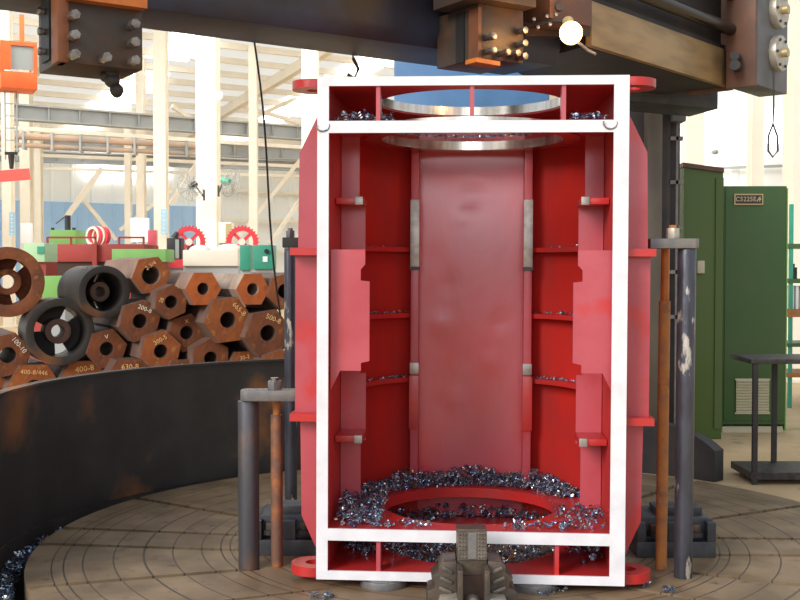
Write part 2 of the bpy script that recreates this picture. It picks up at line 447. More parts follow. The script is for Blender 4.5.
for a in ((40, 66, 218, 102, 168, 40, .2), (41, 82, 198, 116, 240, 41), (42, 170, 205, 200, 158, 41), (43, 232, 103, 300, 123, 42), (44, 232, 128, 296, 98, 42), (45, 240, 236, 300, 160, 42), (46, 270, 244, 300, 200, 42), (48, 172, 106, 192, 120, 39), (49, 120, 230, 172, 190, 41)): brace(*a)

# hall columns


def column(px0, px1, Y, ztop, label, group='cream roof columns of the hall', flange=True):
    t = thing('steel_column', label, 'column', (PX((px0 + px1) / 2, Y), Y, FZ), 0, group)
    w = (px1 - px0) / F * Y; d = w * 1.3; z = ztop - FZ
    a = math.atan2(A_.y, A_.x) * .5
    g = G(); g.rbox((0, -d / 2 + .02, z / 2), (w, .05, z)); g.rbox((0, d / 2 - .02, z / 2), (w, .05, z)); g.build('flange', 'hallcream', t)
    G().rbox((0, 0, z / 2), (.06, d - .09, z)).build('web', 'hallcream', t)
    G().rbox((0, 0, .02), (w * 1.5, d * 1.3, .04)).build('base_plate', 'hallcream', t)
    return t


COLS = [(199, 219, 26, 10, 'broadest cream steel column, standing behind the hexagonal steel blocks with a fan on its side'),
        (156, 168, 33, 9.2, 'cream steel column with a vertical light blue sign low on its face'),
        (138, 146, 37, 8.6, 'thin cream column just beside the column with the light blue sign'),
        (126, 132, 41, 7.6, 'thinnest cream post beyond the railed red machine'),
        (250, 258, 36, 8.8, 'slender cream column right beside the hanging black cable'),
        (303, 319, 27, 9.5, 'cream column half hidden behind the top corner of the red casing'),
        (5, 14, 30, 9.6, 'cream column behind the orange crane cab'),
        (23, 33, 35, 8.6, 'cream column beside the end of the red banner'),
        (36, 43, 40, 6.8, 'narrow pale column against the blue cladding, beside the green gearbox'),
        (683, 700, 19.5, 7.5, 'cream column standing close behind the shorter olive cabinet'),
        (748, 760, 20.8, 7.5, 'pale column crossing the bright window strip'),
        (787, 812, 15.5, 7.5, 'wide cream column at the far right edge beside the green cabinet')]
for c in COLS: column(*c)
t = thing('column_sign', 'vertical light blue sign on the column beside the railed red machine', 'sign', W(164, 222, 32.4), 0)
G().rbox((0, 0, 0), (.18, .03, .75)).build('panel', 'bluesign', t)
g = G()
for i in range(6): g.rbox((0, -.02, .3 - i * .12), (.10, .01, .02)); g.rbox((0, -.02, .27 - i * .12), (.02, .01, .07))
g.build('lettering', 'paper', t)
t = thing('column_sign', 'vertical light blue sign on the column near the red banner', 'sign', W(12, 224, 29.4), 0)
G().rbox((0, 0, 0), (.14, .03, .62)).build('panel', 'bluesign', t)
g = G()
for i in range(6): g.rbox((0, -.02, .24 - i * .1), (.08, .01, .018)); g.rbox((0, -.02, .21 - i * .1), (.018, .01, .06))
g.build('lettering', 'paper', t)


def girder(px0, py0, px1, py1, z, h, m, label):
    a = Wz(px0, py0, z); b = Wz(px1, py1, z)
    t = thing('runway_girder', label, 'girder', ((a + b) / 2)); c = (a + b) / 2
    a -= c; b -= c; d = (b - a).normalized(); e = a - d * 3, b + d * 12
    G().bar(e[0], e[1], .08, h).build('web', m, t)
    g = G(); g.bar(e[0] + up * h / 2, e[1] + up * h / 2, .4, .05); g.bar(e[0] - up * h / 2, e[1] - up * h / 2, .4, .05); g.build('flange', 'girder' if m == 'girder' else m, t)
    g = G(); n = 26; s = Vector((d.y, -d.x, 0)) * .12
    g.bar(-up * h * .46, up * h * .46, .12, .03, up=(1, 0, 0)); st = g.build('stiffener', m, t)
    for i in range(n):
        q = st if i == 0 else st.copy()
        if i: COL.objects.link(q); q.parent = t
        q.location = e[0].lerp(e[1], (i + .5) / n) + s
    G().bar(e[0] - up * (h / 2 + .28) + s, e[1] - up * (h / 2 + .28) + s, .12, .12).build('tie_rail', 'hallcream', t)


girder(40, 114, 310, 134, 6.2, .42, 'girder', 'grey crane girder spanning between cream columns, topmost of three')
girder(40, 141, 310, 154, 6.2, .50, 'girder', 'grey crane girder with brown rail, middle of three')
girder(45, 157, 300, 166, 6.2, .40, 'girder', 'pale grey crane girder, lowest of three above the bright strip')
a, b = W(-20, 134, 31), W(200, 146, 34)
t = thing('pipe_run', 'brown pipe bundle running below the crane girders', 'pipe', (a + b) / 2)
g = G(); c = (a + b) / 2; g.cyl(a - c, b - c, .1, 10); g.build('pipe', 'girderbrown', t)
g = G(); g.cyl(a - c - up * .25, b - c - up * .25, .07, 10); g.build('pipe', 'girderbrown', t)
for i in range(8): p = (a - c).lerp(b - c, (i + .5) / 8); G().rbox((p.x, p.y, p.z - .12), (.06, .3, .5)).build('hanger', 'girder', t)

# orange crane cab with ladder
t = thing('crane_cab', 'orange crane operator cab with windows hanging near the roof', 'crane cab', W(17, 66, 20), .45)
p = G(); s = .62
p.rbox((0, 0, -.30), (s, s, .30)); p.build('lower_panel', 'orange', t, .01)
g = G()
for x in (-1, 1):
    for y in (-1, 1): g.rbox((x * (s / 2 - .03), y * (s / 2 - .03), .08), (.06, .06, .5))
g.rbox((0, 0, .35), (s, s, .07)); g.rbox((-.22, -.29, .1), (.16, .05, .45)); g.build('frame', 'orange', t)
g = G(); g.rbox((.05, -.27, .1), (.42, .01, .42)); g.rbox((.27, 0, .1), (.01, .5, .42)); g.build('window_glass', 'glass', t)
g = G(); g.rbox((-.5, .1, .1), (.45, .06, .06)); g.rbox((-.5, .1, -.1), (.45, .05, .05)); g.rbox((.1, .1, .65), (.08, .08, .6)); g.build('hanger_frame', 'orange', t)
t = thing('crane_cab_ladder', 'dark ladder hanging under the orange crane cab', 'ladder', W(11, 122, 20), .2)
g = G(); g.rbox((-.1, 0, 0), (.025, .025, 1.36)); g.rbox((.1, 0, 0), (.025, .025, 1.36)); g.build('rail', 'girder', t)
for i in range(6): G().rbox((0, 0, -.55 + i * .22), (.2, .02, .02)).build('rung', 'girder', t)
q = W(9, 160, 20) - W(11, 122, 20)
G().rbox((0, 0, q.z + .12), (.22, .06, .05)).build('crossbar', 'dark', t); G().cyl((0, 0, q.z + .1), (0, 0, q.z - .16), .06, 12, .035).build('end_block', 'dark', t)
a, b = W(-8, 177, 27), W(30, 174, 27.3)
tag(G().bar(a, b, .04, .28).build('banner', 'redsign'), 'red banner hanging between cream columns', 'banner')

# ---- machines standing far back
def bgbox(name, label, cat, px0, px1, py0, py1, Y, m, depth=.6, **k):
    t = thing(name, label, cat, (PX((px0 + px1) / 2, Y), Y + depth / 2, 0))
    w = (px1 - px0) / F * Y; z0, z1 = ZY(py1, Y), ZY(py0, Y)
    G().rbox((0, 0, (z0 + z1) / 2), (w, depth, z1 - z0)).build('body', m, t, .01)
    return t, w, z0, z1


Y = 17.
t = thing('railed_machine', 'long dark red machine bed with a handrail on top', 'machine', (PX(96, Y), Y, FZ))
w = 98 / F * Y; z0 = ZY(262, Y) - FZ; z1 = ZY(244, Y) - FZ; zr = ZY(237.5, Y) - FZ
G().rbox((0, .5, (z0 + z1) / 2), (w, 1, z1 - z0)).build('bed', 'redfar', t, .02)
G().rbox((0, .5, z0 / 2), (w * .92, .9, z0)).build('base', 'plate', t)
g = G(); g.rbox((-w * .24, 0, zr), (w * .5, .03, .03)); g.rbox((w * .37, 0, zr), (w * .26, .03, .03))
for i in (-.49, -.25, 0, .24, .49): g.rbox((w * i, 0, (z1 + zr) / 2), (.03, .03, zr - z1))
g.build('handrail', 'redfar', t)
G().rbox((0, -.05, (z1 + z0) / 2 - .1), (.07, .05, .5)).build('post', 'redfar', t)
t, w, z0, z1 = bgbox('green_gearbox', 'bright green gearbox with a dark upright motor behind the railed red machine', 'gearbox', 50, 76, 230, 246, 18.6, 'greenfar')
G().cyl((0, 0, z1), (0, 0, z1 + .26), .05, 14).build('motor', 'dark', t)
G().bar((-.02, 0, z1 + .26), (-.2, 0, z1 + .12), .015).build('lever', 'dark', t)
for x in (-.18, .18): G().cyl((x, -.25, z1), (x, -.25, z1 + .04), .03, 8).build('bolt', 'dark', t)
G().rbox((0, 0, z0 / 2), (w * .8, .5, z0)).build('pedestal', 'girder', t)
t = thing('wire_coil', 'pale pink coil of cable lying on the railed red machine', 'coil', W(98, 236, 18.4))
for i in range(4): G().tube((i * .05 - .1, 0, 0), (i * .05 - .06, .06, 0), .16, .12, 24).build('turn', 'redwheel' if i % 2 else 'hallcream', t)
G().rbox((0, .1, -1.2), (.3, .1, 2.1)).build('stand', 'girder', t)
t, w, z0, z1 = bgbox('mint_cover', 'mint green machine cover beside the red machine bed', 'machine', 24, 45, 243, 262, 15.6, 'mint')
G().rbox((.1, -.31, z1 - .1), (.1, .02, .1)).build('door', 'teal', t); G().rbox((0, 0, z0 / 2), (w, .5, z0)).build('base', 'redfar', t)
t, w, z0, z1 = bgbox('green_machine_table', 'low green machine table peeking over the large hexagonal block', 'machine', 112, 166, 249, 262, 15.5, 'greenfar')
G().rbox((0, 0, z0 / 2), (w * .8, .5, z0)).build('base', 'redfar', t)
t, w, z0, z1 = bgbox('green_cabinet_small', 'small bright green box between the two large rusty rings', 'box', 42, 66, 276, 300, 12, 'greenfar')
G().rbox((0, 0, z0 / 2), (w * .8, .5, z0)).build('base', 'girder', t)
t, w, z0, z1 = bgbox('notice_board', 'white notice board standing by the blue cladding', 'board', 21, 32, 223, 243, 24, 'paper', .1)
G().rbox((0, 0, z0 / 2), (.08, .06, z0)).build('post', 'girder', t)
t, w, z0, z1 = bgbox('notice_board', 'white board on legs behind the right end of the railed red machine', 'board', 131, 149, 218, 242, 24, 'paper', .1)
G().rbox((0, 0, z0 / 2), (.08, .06, z0)).build('post', 'girder', t)
t, w, z0, z1 = bgbox('rose_panel_stack', 'dull pink panel standing behind the column with the blue sign', 'panel', 148, 156, 230, 250, 22, 'pink', .2); G().rbox((0, 0, z0 / 2), (w, .15, z0)).build('stand', 'girder', t)
t, w, z0, z1 = bgbox('teal_electric_box', 'narrow teal electrical cabinet, the paler of the pair', 'cabinet', 240, 250, 245, 270, 14.5, 'teal', .4)
G().rbox((0, 0, z0 / 2), (w, .3, z0)).build('base', 'girder', t)
t, w, z0, z1 = bgbox('teal_electric_box', 'wide teal electrical cabinet with a round dial and a white tag', 'cabinet', 253, 273, 245, 269, 14, 'teal', .4)
G().cyl((.05, -.2, z1 - .08), (.05, -.23, z1 - .08), .03, 12).build('dial', 'black', t); G().rbox((.03, -.205, z1 - .18), (.06, .01, .07)).build('tag', 'paper', t)
G().rbox((0, 0, z0 / 2), (w, .3, z0)).build('base', 'girder', t)
t, w, z0, z1 = bgbox('khaki_cupboard', 'khaki cupboard standing beside the broadest cream column', 'cupboard', 219, 231, 222, 243, 22, 'hallcream', .4)
G().rbox((.08, -.21, (z0 + z1) / 2), (.12, .02, .36)).build('door', 'brass', t); G().rbox((0, 0, z0 / 2), (w, .3, z0)).build('base', 'girder', t)
t, w, z0, z1 = bgbox('grinder_head', 'dark machine head with a pale front on a red base', 'machine', 167, 181, 238, 260, 17.5, 'dark', .3)
G().cyl((-.02, 0, z1), (.03, 0, z1 + .1), .06, 10, .03).build('cap', 'dark', t); G().rbox((.06, -.17, (z0 + z1) / 2), (.06, .02, .3)).build('pale_panel', 'glass', t)
G().rbox((0, 0, z0 - .06), (.36, .4, .14)).build('red_base', 'redwheel', t); G().rbox((0, 0, (z0 - .12) / 2), (.3, .3, z0 - .12)).build('pedestal', 'girder', t)
t, w, z0, z1 = bgbox('rag_bundle', 'pale cloth-covered bundle on a bench behind the hexagonal blocks', 'bundle', 183, 238, 250, 266, 16.5, 'hallcream', .5)
G().sphere((-.2, 0, z1), .14, 14, (1.2, 1, .6)).build('lump', 'paper', t); G().sphere((.25, 0, z1), .17, 14, (1.3, 1, .6)).build('lump', 'hallcream', t)
G().rbox((0, 0, z0 / 2), (w, .4, z0)).build('bench', 'girder', t)
for px, lab in ((189, 'red toothed wheel half hidden by the broadest column, on its pale sign side'), (242, 'red toothed wheel beside the teal cabinets')):
    Y = 18.5; r = 15.5 / F * Y; c = W(px, 242, Y)
    t = thing('red_wheel', lab, 'wheel', c, 0, 'red toothed wheels behind the hexagonal blocks')
    G().tube((0, 0, 0), (0, .08, 0), r, r * .72, 36).build('rim', 'redwheel', t)
    g = G()
    for i in range(28): a = 2 * PI * i / 28; g.rbox((math.cos(a) * (r + .008), .04, math.sin(a) * (r + .008)), (.03, .06, .018), 0, 0, -a)
    g.build('teeth', 'redwheel', t)
    for i in range(4): a = PI / 4 + i * PI / 2; G().bar((math.cos(a) * .05, .04, math.sin(a) * .05), (math.cos(a) * r * .75, .04, math.sin(a) * r * .75), .05).build('spoke', 'redwheel', t)
    G().cyl((0, -.02, 0), (0, .1, 0), .06, 16).build('hub', 'hallcream', t)
    G().rbox((0, .15, -c.z / 2 - .03), (.12, .1, c.z)).build('stand', 'girder', t)
# fans
for px, py, s, rz, lab in ((190, 187, 1, .35, 'wall fan with its cage facing the wire side of the broad column, leaning down'), (231, 183, -1, 1.15, 'wall fan seen edge on, held by a bracket on the broadest column')):
    Y = 25.; t = thing('wall_fan', lab, 'fan', W(px, py, Y), 0, 'wall fans on the broadest column')
    ax = Vector((math.sin(rz) * -s, -math.cos(rz), -.35)).normalized(); r = .32
    g = G()
    for k in range(12):
        a = 2 * PI * k / 12; u = ax.cross(up).normalized(); v = ax.cross(u)
        d = u * math.cos(a) + v * math.sin(a); g.path([ax * .10, ax * .07 + d * r * .6, d * r, -ax * .06 + d * r * .6, -ax * .1], .006, 4)
    g.build('cage', 'girder', t)
    g = G(); g.tube(-ax * .005, ax * .005, r + .008, r - .008, 30); g.build('cage_ring', 'girder', t)
    for k in range(3):
        a = 2 * PI * k / 3; d = u * math.cos(a) + v * math.sin(a); e = u * math.cos(a + .7) + v * math.sin(a + .7)
        g = G(); g.prism([d * .04, d * r * .85, (d + e).normalized() * r * .85, e * .04 + ax * .02], ax * .006); g.build('blade', 'girder', t)
    G().cyl(-ax * .05, -ax * .24, .075, 14).build('motor', 'teal' if s < 0 else 'dark', t)
    G().bar(-ax * .2, Vector((.30 * s, .1, -.22)), .035).build('arm', 'dark', t)
    G().bar(Vector((.30 * s, .1, -.05)), Vector((.30 * s, .1, -.3)), .04).build('bracket', 'dark', t)
# small round lamps / horns on columns
for px, py, lab in ((221, 94, 'round cream floodlight high on the broadest column'),):
    t = thing('floodlight', lab, 'lamp', W(px, py, 25.6)); G().cyl((0, 0, 0), (-.03, -.14, -.05), .05, 16, .10).build('shade', 'hallcream' if px > 200 else 'greenfar', t); G().bar((0, 0, 0), (-.15, .05, .02), .04).build('arm', 'girder', t)
for px, py, Y, lab in ((669, 152, 19, 'small grey bracket lamp on the cream column above the olive cabinet'), (715, 152, 20.5, 'small flat lamp hanging on the wall under the bright window strip')):
    pass
t = thing('wall_lamp', 'small flat grey lamp on the pale wall under the bright window strip', 'lamp', W(715, 152, 20.5)); G().sphere((0, 0, 0), .07, 12, (1, 1, .7)).build('head', 'girder', t); G().bar((0, 0, 0), (-.15, .6, .06), .02).build('arm', 'girder', t)
# hanging cable in front of the stack
a, b = W(253.5, 36, 5.75), W(281, 316, 5.75)
g = G(); g.path([a.lerp(b, i / 12) + Vector((.012 * math.sin(i * .5), 0, 0)) for i in range(13)], .0058, 6)
tag(g.build('hanging_cable', 'black'), 'thin black cable hanging slantwise in front of the hexagonal blocks', 'cable')
t = thing('chain_hook', 'thin wire sling with a small hook hanging below the crossrail bracket', 'hook', W(773, 121, 7.4))
G().path([(0, 0, .35), (.004, 0, .1), (0, 0, -.02)], .006, 6).build('wire', 'dark', t)
G().path([(0, 0, -.02), (.03, 0, -.1), (.035, 0, -.2), (0, 0, -.24), (-.03, 0, -.2), (-.03, 0, -.1), (0, 0, -.02)], .007, 6).build('loop', 'dark', t)
t = thing('chain_hook', 'small hook hanging above the top edge of the red casing', 'hook', W(353, 69, 6.1))
G().path([(0, 0, .09), (0, 0, .06)], .005, 6).build('wire', 'dark', t)
G().path([(0, 0, .06), (.03, 0, 0), (.01, 0, -.05), (-.03, 0, -.03)], .01, 6).build('hook', 'dark', t)

# ================================================================= CABINETS ON THE RIGHT
Y = 10.5
x0, x1 = PX(723, Y), PX(786, Y)
t = thing('electrical_cabinet', 'tall dark green electrical cabinet with name plate and cream louvre vent', 'cabinet', ((x0 + x1) / 2, Y, FZ), 0, 'green electrical cabinets')
w = x1 - x0; h = ZY(186, Y) - FZ
G().rbox((0, .35, h / 2 + .04), (w, .7, h - .08)).build('body', 'green', t, .008)
G().rbox((0, -.004, h / 2 + .05), (w - .03, .012, h - .14)).build('door', 'green', t, .003)
G().rbox((w / 2 + .006, .3, h / 2), (.012, .6, h - .04)).build('side_trim', 'greenfar', t)
G().rbox((0, .35, .03), (w - .02, .66, .06)).build('plinth', 'vent', t)
pl = G().rbox((-(744.5 - 747) / F * Y * 0 - .07, -.018, ZY(199.5, Y) - FZ), (.275, .014, .105)).build('name_plate', 'brass', t)
cx, cz = -.07, ZY(199.5, Y) - FZ
G().rbox((cx, -.027, cz), (.25, .006, .08)).build('name_plate_face', 'plate', pl)
text('lettering', 'C5225E', .062, 'vent', pl, (cx - .03, -.032, cz), (PI / 2, 0, 0))
g = G(); g.bar((cx + .075, -.032, cz - .02), (cx + .10, -.032, cz + .02), .006, .01); g.bar((cx + .085, -.032, cz), (cx + .115, -.032, cz), .006, .01); g.bar((cx + .10, -.032, cz - .025), (cx + .105, -.032, cz + .025), .006, .01); g.build('emblem', 'vent', pl)
vx = PX(752.5, Y) - (x0 + x1) / 2; vz = ZY(396, Y) - FZ; vw = 33 / F * Y; vh = 34 / F * Y
v = G().rbox((vx, -.012, vz), (vw, .01, vh)).build('vent', 'plate', t)
g = G()
for i in range(12): g.rbox((vx, -.024, vz - vh / 2 + (i + .5) * vh / 12), (vw, .022, .016), 0, .6)
g.rbox((vx, -.02, vz + vh / 2), (vw + .02, .02, .014)); g.rbox((vx, -.02, vz - vh / 2), (vw + .02, .02, .014)); g.build('louvre', 'vent', v)
Y = 10.1
x0, x1 = PX(683, Y), PX(722.5, Y)
t = thing('electrical_cabinet', 'olive green cabinet with a small white box on its front, beside the machine column', 'cabinet', ((x0 + x1) / 2, Y, FZ), 0, 'green electrical cabinets')
w = x1 - x0; h = ZY(167, Y) - FZ
G().hexa([(-w / 2, 0, 0), (w / 2, 0, 0), (w / 2, .7, 0), (-w / 2, .7, 0), (-w / 2, 0, h), (w / 2, 0, h - .05), (w / 2, .7, h - .05), (-w / 2, .7, h)]).build('body', 'green2', t, .008)
G().hexa([(-w / 2 - .01, -.02, h), (w / 2, -.02, h - .05), (w / 2, .7, h - .05), (-w / 2 - .01, .7, h), (-w / 2 - .01, -.02, h + .04), (w / 2, -.02, h - .01), (w / 2, .7, h - .01), (-w / 2 - .01, .7, h + .04)]).build('top_cover', 'brownplate', t)
G().rbox((w / 2 - .035, -.006, h / 2), (.07, .012, h - .2)).build('door_edge', 'green2', t)
G().rbox((PX(699.5, Y) - (x0 + x1) / 2, -.025, ZY(267, Y) - FZ), (.065, .05, .115)).build('switch_box', 'vent', t, .004)
# black table right
Y = 7.95; zt = ZY(359, Y) - FZ
t = thing('steel_table', 'black oily steel table on thin legs standing beside the green cabinet', 'table', (PX(755, Y), Y, FZ))
W2 = .85; D2 = .48
G().hexa([(-.03, -.02, zt - .035), (W2, -.02, zt - .035), (W2, D2, zt - .035), (-.03, D2, zt - .035), (-.03, -.02, zt), (W2, -.02, zt), (W2, D2, zt), (-.03, D2, zt)]).build('tabletop', 'tray', t, .003)
G().hexa([(-.02, -.01, .04), (W2, -.01, .04), (W2, D2, .04), (-.02, D2, .04), (-.02, -.01, .09), (W2, -.01, .09), (W2, D2, .09), (-.02, D2, .09)]).build('lower_tray', 'tray', t)
for x, y in ((0.01, 0.01), (W2 - .02, .01), (.30, D2 - .03), (W2 - .02, D2 - .03)): G().rbox((x, y, (zt - .03) / 2), (.035, .035, zt - .03)).build('leg', 'dark', t)
# rack behind the table at the right edge
Y = 12.4; x0 = PX(787, Y)
t = thing('storage_rack', 'green framed rack with an orange wooden shelf beyond the electrical cabinet', 'rack', (x0, Y, FZ))
for x in (.04, 1.2):
    for y in (0, .5): G().rbox((x, y, 1.15), (.04, .04, 2.3)).build('post', 'teal', t)
for py, m, hh in ((246, 'green', .05), (281, 'green', .05), (313, 'wood', .09), (345, 'green', .04), (375, 'wood', .05)): G().rbox((.62, .25, ZY(py, Y) - FZ), (1.24, .56, hh)).build('shelf', m, t)
for i, (dx, lab) in enumerate(((.07, 'white binder on the orange wooden shelf, next to the cabinet'), (.12, 'middle white binder on the orange wooden shelf'), (.17, 'white binder on the orange wooden shelf, farthest from the cabinet'))):
    zq = ZY(313, Y) + .045
    q = G().rbox((0, 0, .13), (.03, .22, .26)).build('binder', 'paper'); q.location = (x0 + dx, Y + .12, zq); tag(q, lab, 'binder', 'white binders on the orange shelf')
q = thing('oil_can', 'small dark can standing on the upper green shelf', 'can', (x0 + .1, Y + .1, ZY(281, Y) + .025))
G().cyl((0, 0, 0), (0, 0, .13), .045, 16).build('body', 'dark', q); G().cyl((0, 0, .13), (0, 0, .17), .02, 12).build('cap', 'dark', q)

# ================================================================= MACHINE (column, bridge, crossrail)
Y = 9.0
t = thing('machine_column', 'dark upright machine column with a grey slideway behind the red casing', 'machine', (PX(655, Y), Y, FZ))
c0 = PX(655, Y); H = 3.4
G().box(PX(600, Y) - c0, PX(683, Y) - c0, .12, .9, 0, H).build('body', 'dark', t, .01)
G().box(PX(646, Y) - c0, PX(661, Y) - c0, -.02, .12, 0, H).build('slideway', 'colgrey', t, .006)
G().box(PX(662, Y) - c0, PX(670, Y) - c0, .02, .12, 0, H).build('rail', 'dark', t)
g = G(); xs = PX(677, Y) - c0
g.rbox((xs, .03, H / 2), (.02, .02, H)); g.build('cable_pipe', 'clamp', t)
for py in (138, 182, 227, 272, 317): G().rbox((xs - .01, .05, ZY(py, Y) - FZ), (.11, .06, .03)).build('pipe_bracket', 'clamp', t)
G().box(PX(670, Y) - c0, PX(683, Y) - c0, -.06, .1, ZY(122, Y) - FZ, ZY(100, Y) - FZ).build('limit_box', 'greyplate', t, .005)
Y = 9.3
tag(G().box(PX(394, Y), PX(549, Y), Y, Y + .6, FZ, 3.3).build('column_housing', 'blue', None, .02), 'blue painted machine housing seen through the top opening of the red casing', 'machine')
# bridge beam (dark, blue-black underside)
L0 = Vector((-1.27, 5.38, 0)); Ld = Vector((3.54, 2.42, 0)).normalized(); Ln = Vector((Ld.y, -Ld.x, 0))
e0, e1 = L0 - Ld * 3.2, L0 + Ld * 2.3
t = thing('bridge_beam', 'massive dark blue-black machine beam crossing above the red casing', 'beam')
zb = 2.665
g = G(); g.prism([e0 + up * (zb + .01), e0 + Ln * .45 + up * zb, e0 + Ln * .5 + up * (zb + .08), e0 + Ln * .5 + up * (zb + 1.2), e0 + up * (zb + 1.2)], e1 - e0); g.build('casting', 'beamblue', t, .01)
g = G(); g.prism([e0 + Ln * .5 + up * (zb + .25), e0 + Ln * .58 + up * (zb + .25), e0 + Ln * .58 + up * (zb + .45), e0 + Ln * .5 + up * (zb + .45)], e1 - e0); g.build('lower_way', 'dark', t)
# grey tail of beam at right end
a, b = W(600, 95, 7.6), W(718, 109, 7.95)
g = G(); g.hexa([a + Vector((0, 0, -.02)), b, b + Vector((-.1, .4, 0)), a + Vector((-.1, .4, -.02)), a + up * .2, b + up * .2, b + Vector((-.1, .4, .2)), a + Vector((-.1, .4, .2))]); g.build('end_apron', 'block', t, .005)
# crossrail: brown guideway with screws and end bracket (receding to the right)
R0 = W(600, 50, 6.25); R1 = W(722, 88, 7.5)
Rd = (R1 - R0); Rd.z = 0; Rd.normalize(); Rn = Vector((Rd.y, -Rd.x, 0)); zr = (R0.z + R1.z) / 2
R0.z = R1.z = zr; s0 = R0 - Rd * .16
t = thing('crossrail', 'oily brown crossrail with two long dark screws and an end bracket', 'machine')
g = G(); g.prism([s0, s0 + Rn * .04, s0 + Rn * .04 + up * .245, s0 + up * .245], R1 - s0); g.build('guideway', 'brownway', t, .003)
rb_ = R1 - Rn * 1.2; e1b = Vector((e1.x + .02, e1.y + .03, zr)); e1f = e1b + Ln * .52
g = G(); g.prism([s0 - Rn * .01, R1 - Rn * .01, rb_, e1b, e1f], up * 1.25); g.build('rail_body', 'dark', t)
g = G(); g.prism([s0 - Rn * .02 + up * .25, s0 + Rn * .02 + up * .25, s0 + Rn * .02 + up * .28, s0 - Rn * .02 + up * .28], R1 - s0); g.build('ledge', 'dark', t)
for dz, r in ((.36, .042), (.58, .03), (.78, .045)):
    G().cyl(s0 + Rn * .10 + up * dz, R1 + Rn * .10 + up * dz, r, 20).build('lead_screw', 'screw', t)
c = R1 + Rn * .04
G().hexa([R1 - Rn * .26 - up * .02, R1 + Rn * .06 - up * .02, R1 + Rn * .06 + Rd * .05 - up * .02, R1 - Rn * .26 + Rd * .05 - up * .02, R1 - Rn * .26 + up * 1.1, R1 + Rn * .06 + up * 1.1, R1 + Rn * .06 + Rd * .05 + up * 1.1, R1 - Rn * .26 + Rd * .05 + up * 1.1]).build('end_plate', 'brownplate', t)
# bracket: brown side piece px 737-755, grey face px 755-788
p1 = W(755, 84, 7.25); p2 = p1 + Rd * .56; p0 = p1 - Rn * .2
def quadbox(a, b, back, z0, z1):
    a = Vector((a.x, a.y, 0)); b = Vector((b.x, b.y, 0)); k = Vector(back)
    return G().hexa([a + up * z0, b + up * z0, b + k + up * z0, a + k + up * z0, a + up * z1, b + up * z1, b + k + up * z1, a + k + up * z1])
zl = ZY(88, 7.35)
quadbox(p0, p1, Rd * .03, zl, 4.0).build('bracket_side', 'brownplate', t, .005)
quadbox(p1 + Rd * .032, p2, -Rn * .2, zl + .01, 4.0).build('bracket_face', 'greyplate', t, .006)
fn = Rd.copy(); nn = Rn.copy()
for py in (11, 54):
    kk = (773 - 400) / F; c = p1 + Rd * ((kk * p1.y - p1.x) / (Rd.x - kk * Rd.y)); c.z = ZY(py, c.y); r = .12
    d = G().cyl(c, c + nn * .05, r, 36).build('dial', 'dial', t, .006)
    G().cyl(c + nn * .05, c + nn * .09, .03, 16).build('hub', 'brass', d)
    g = G()
    for i in range(6): a = i * PI / 3; g.cyl(c + nn * .05 + (fn * math.cos(a) + up * math.sin(a)) * r * .8, c + nn * .06 + (fn * math.cos(a) + up * math.sin(a)) * r * .8, .01, 8)
    g.build('screws', 'dark', d)
g = G(); c = W(737, 67, 7.3); g.cyl(c, c + Vector((-.04, -.08, 0)), .035, 12); g.cyl(c + up * .06, c + up * .06 + Vector((-.04, -.08, 0)), .03, 12); g.build('oil_fitting', 'dark', t)


def hexbolt(c, n, r=.022, L=.07, name='bolt', parent=None, m='bolt'):
    c = Vector(c); n = Vector(n).normalized()
    o = G().cyl(c, c + n * L * .55, r * .75, 14).cyl(c + n * L * .5, c + n * L, r, 6, r * .95, rot=.3).build(name, m, parent, .002)
    return o


# left tool head
t = thing('turret', 'dark square cutting turret with seven bolts hanging near the orange crane cab', 'turret')
Y0 = 4.6; C0 = W(60, 66, Y0); C0.z = 0; zb0 = 2.365
uA, uB = A_.copy(), B_.copy()
P1 = C0 + uA * .357; Pb = C0 + uB * .33
G().hexa([C0 + up * zb0, P1 + up * zb0, P1 + uB * .33 + up * zb0, Pb + up * zb0, C0 + up * 2.66, P1 + up * 2.66, P1 + uB * .33 + up * 2.66, Pb + up * 2.66]).build('head_block', 'tool', t, .008)
# rust corner post and black slab painting the shade of a side slot
g = G(); q = C0 - uB * .012
g.hexa([q - uA * .012 + up * zb0, q + uA * .035 + up * zb0, q + uA * .035 + uB * .1 + up * zb0, q - uA * .012 + uB * .1 + up * zb0, q - uA * .012 + up * 2.66, q + uA * .035 + up * 2.66, q + uA * .035 + uB * .1 + up * 2.66, q - uA * .012 + uB * .1 + up * 2.66]); g.build('corner_post', 'toolrust', t, .004)
g = G(); q = C0 + uB * .12 - uA * .012
g.hexa([q + up * (zb0 + .03), q + uA * .01 + up * (zb0 + .03), q + uA * .01 + uB * .12 + up * (zb0 + .03), q + uB * .12 + up * (zb0 + .03), q + up * (zb0 + .3), q + uA * .01 + up * (zb0 + .3), q + uA * .01 + uB * .12 + up * (zb0 + .3), q + uB * .12 + up * (zb0 + .3)]); g.build('slot_shade', 'black', t)
for i in range(3): c = C0 + uB * .18 - uA * .012 + up * (zb0 + .07 + i * .085); hexbolt(c, -uA, .018, .03, parent=t)
g = G(); g.bar(C0 - uB * .03 + uA * .02 + up * 2.645, P1 - uB * .03 + up * 2.645, .06, .05); g.build('orange_strip', 'toolorange', t)
for px, py in ((72, 18), (72, 38), (72, 57), (103, 60), (131, 27), (131, 45), (131, 63)):
    k = (px - 400) / F; tt = (k * C0.y - C0.x) / (uA.x - k * uA.y); c = C0 + uA * tt; c.z = ZY(py, c.y) - .0
    hexbolt(c, -uB, .023, .085, parent=t)
k = G(); c = W(112, 80, 4.85); k.sphere(c, .035, 14); k.sphere(c + Vector((.02, 0, -.045)), .033, 14, (.9, 1, 1)); k.sphere(c + Vector((-.03, 0, .015)), .025, 12); k.cyl(c, c + up * .07, .03, 12); k.build('swarf_lump', 'dark', t)

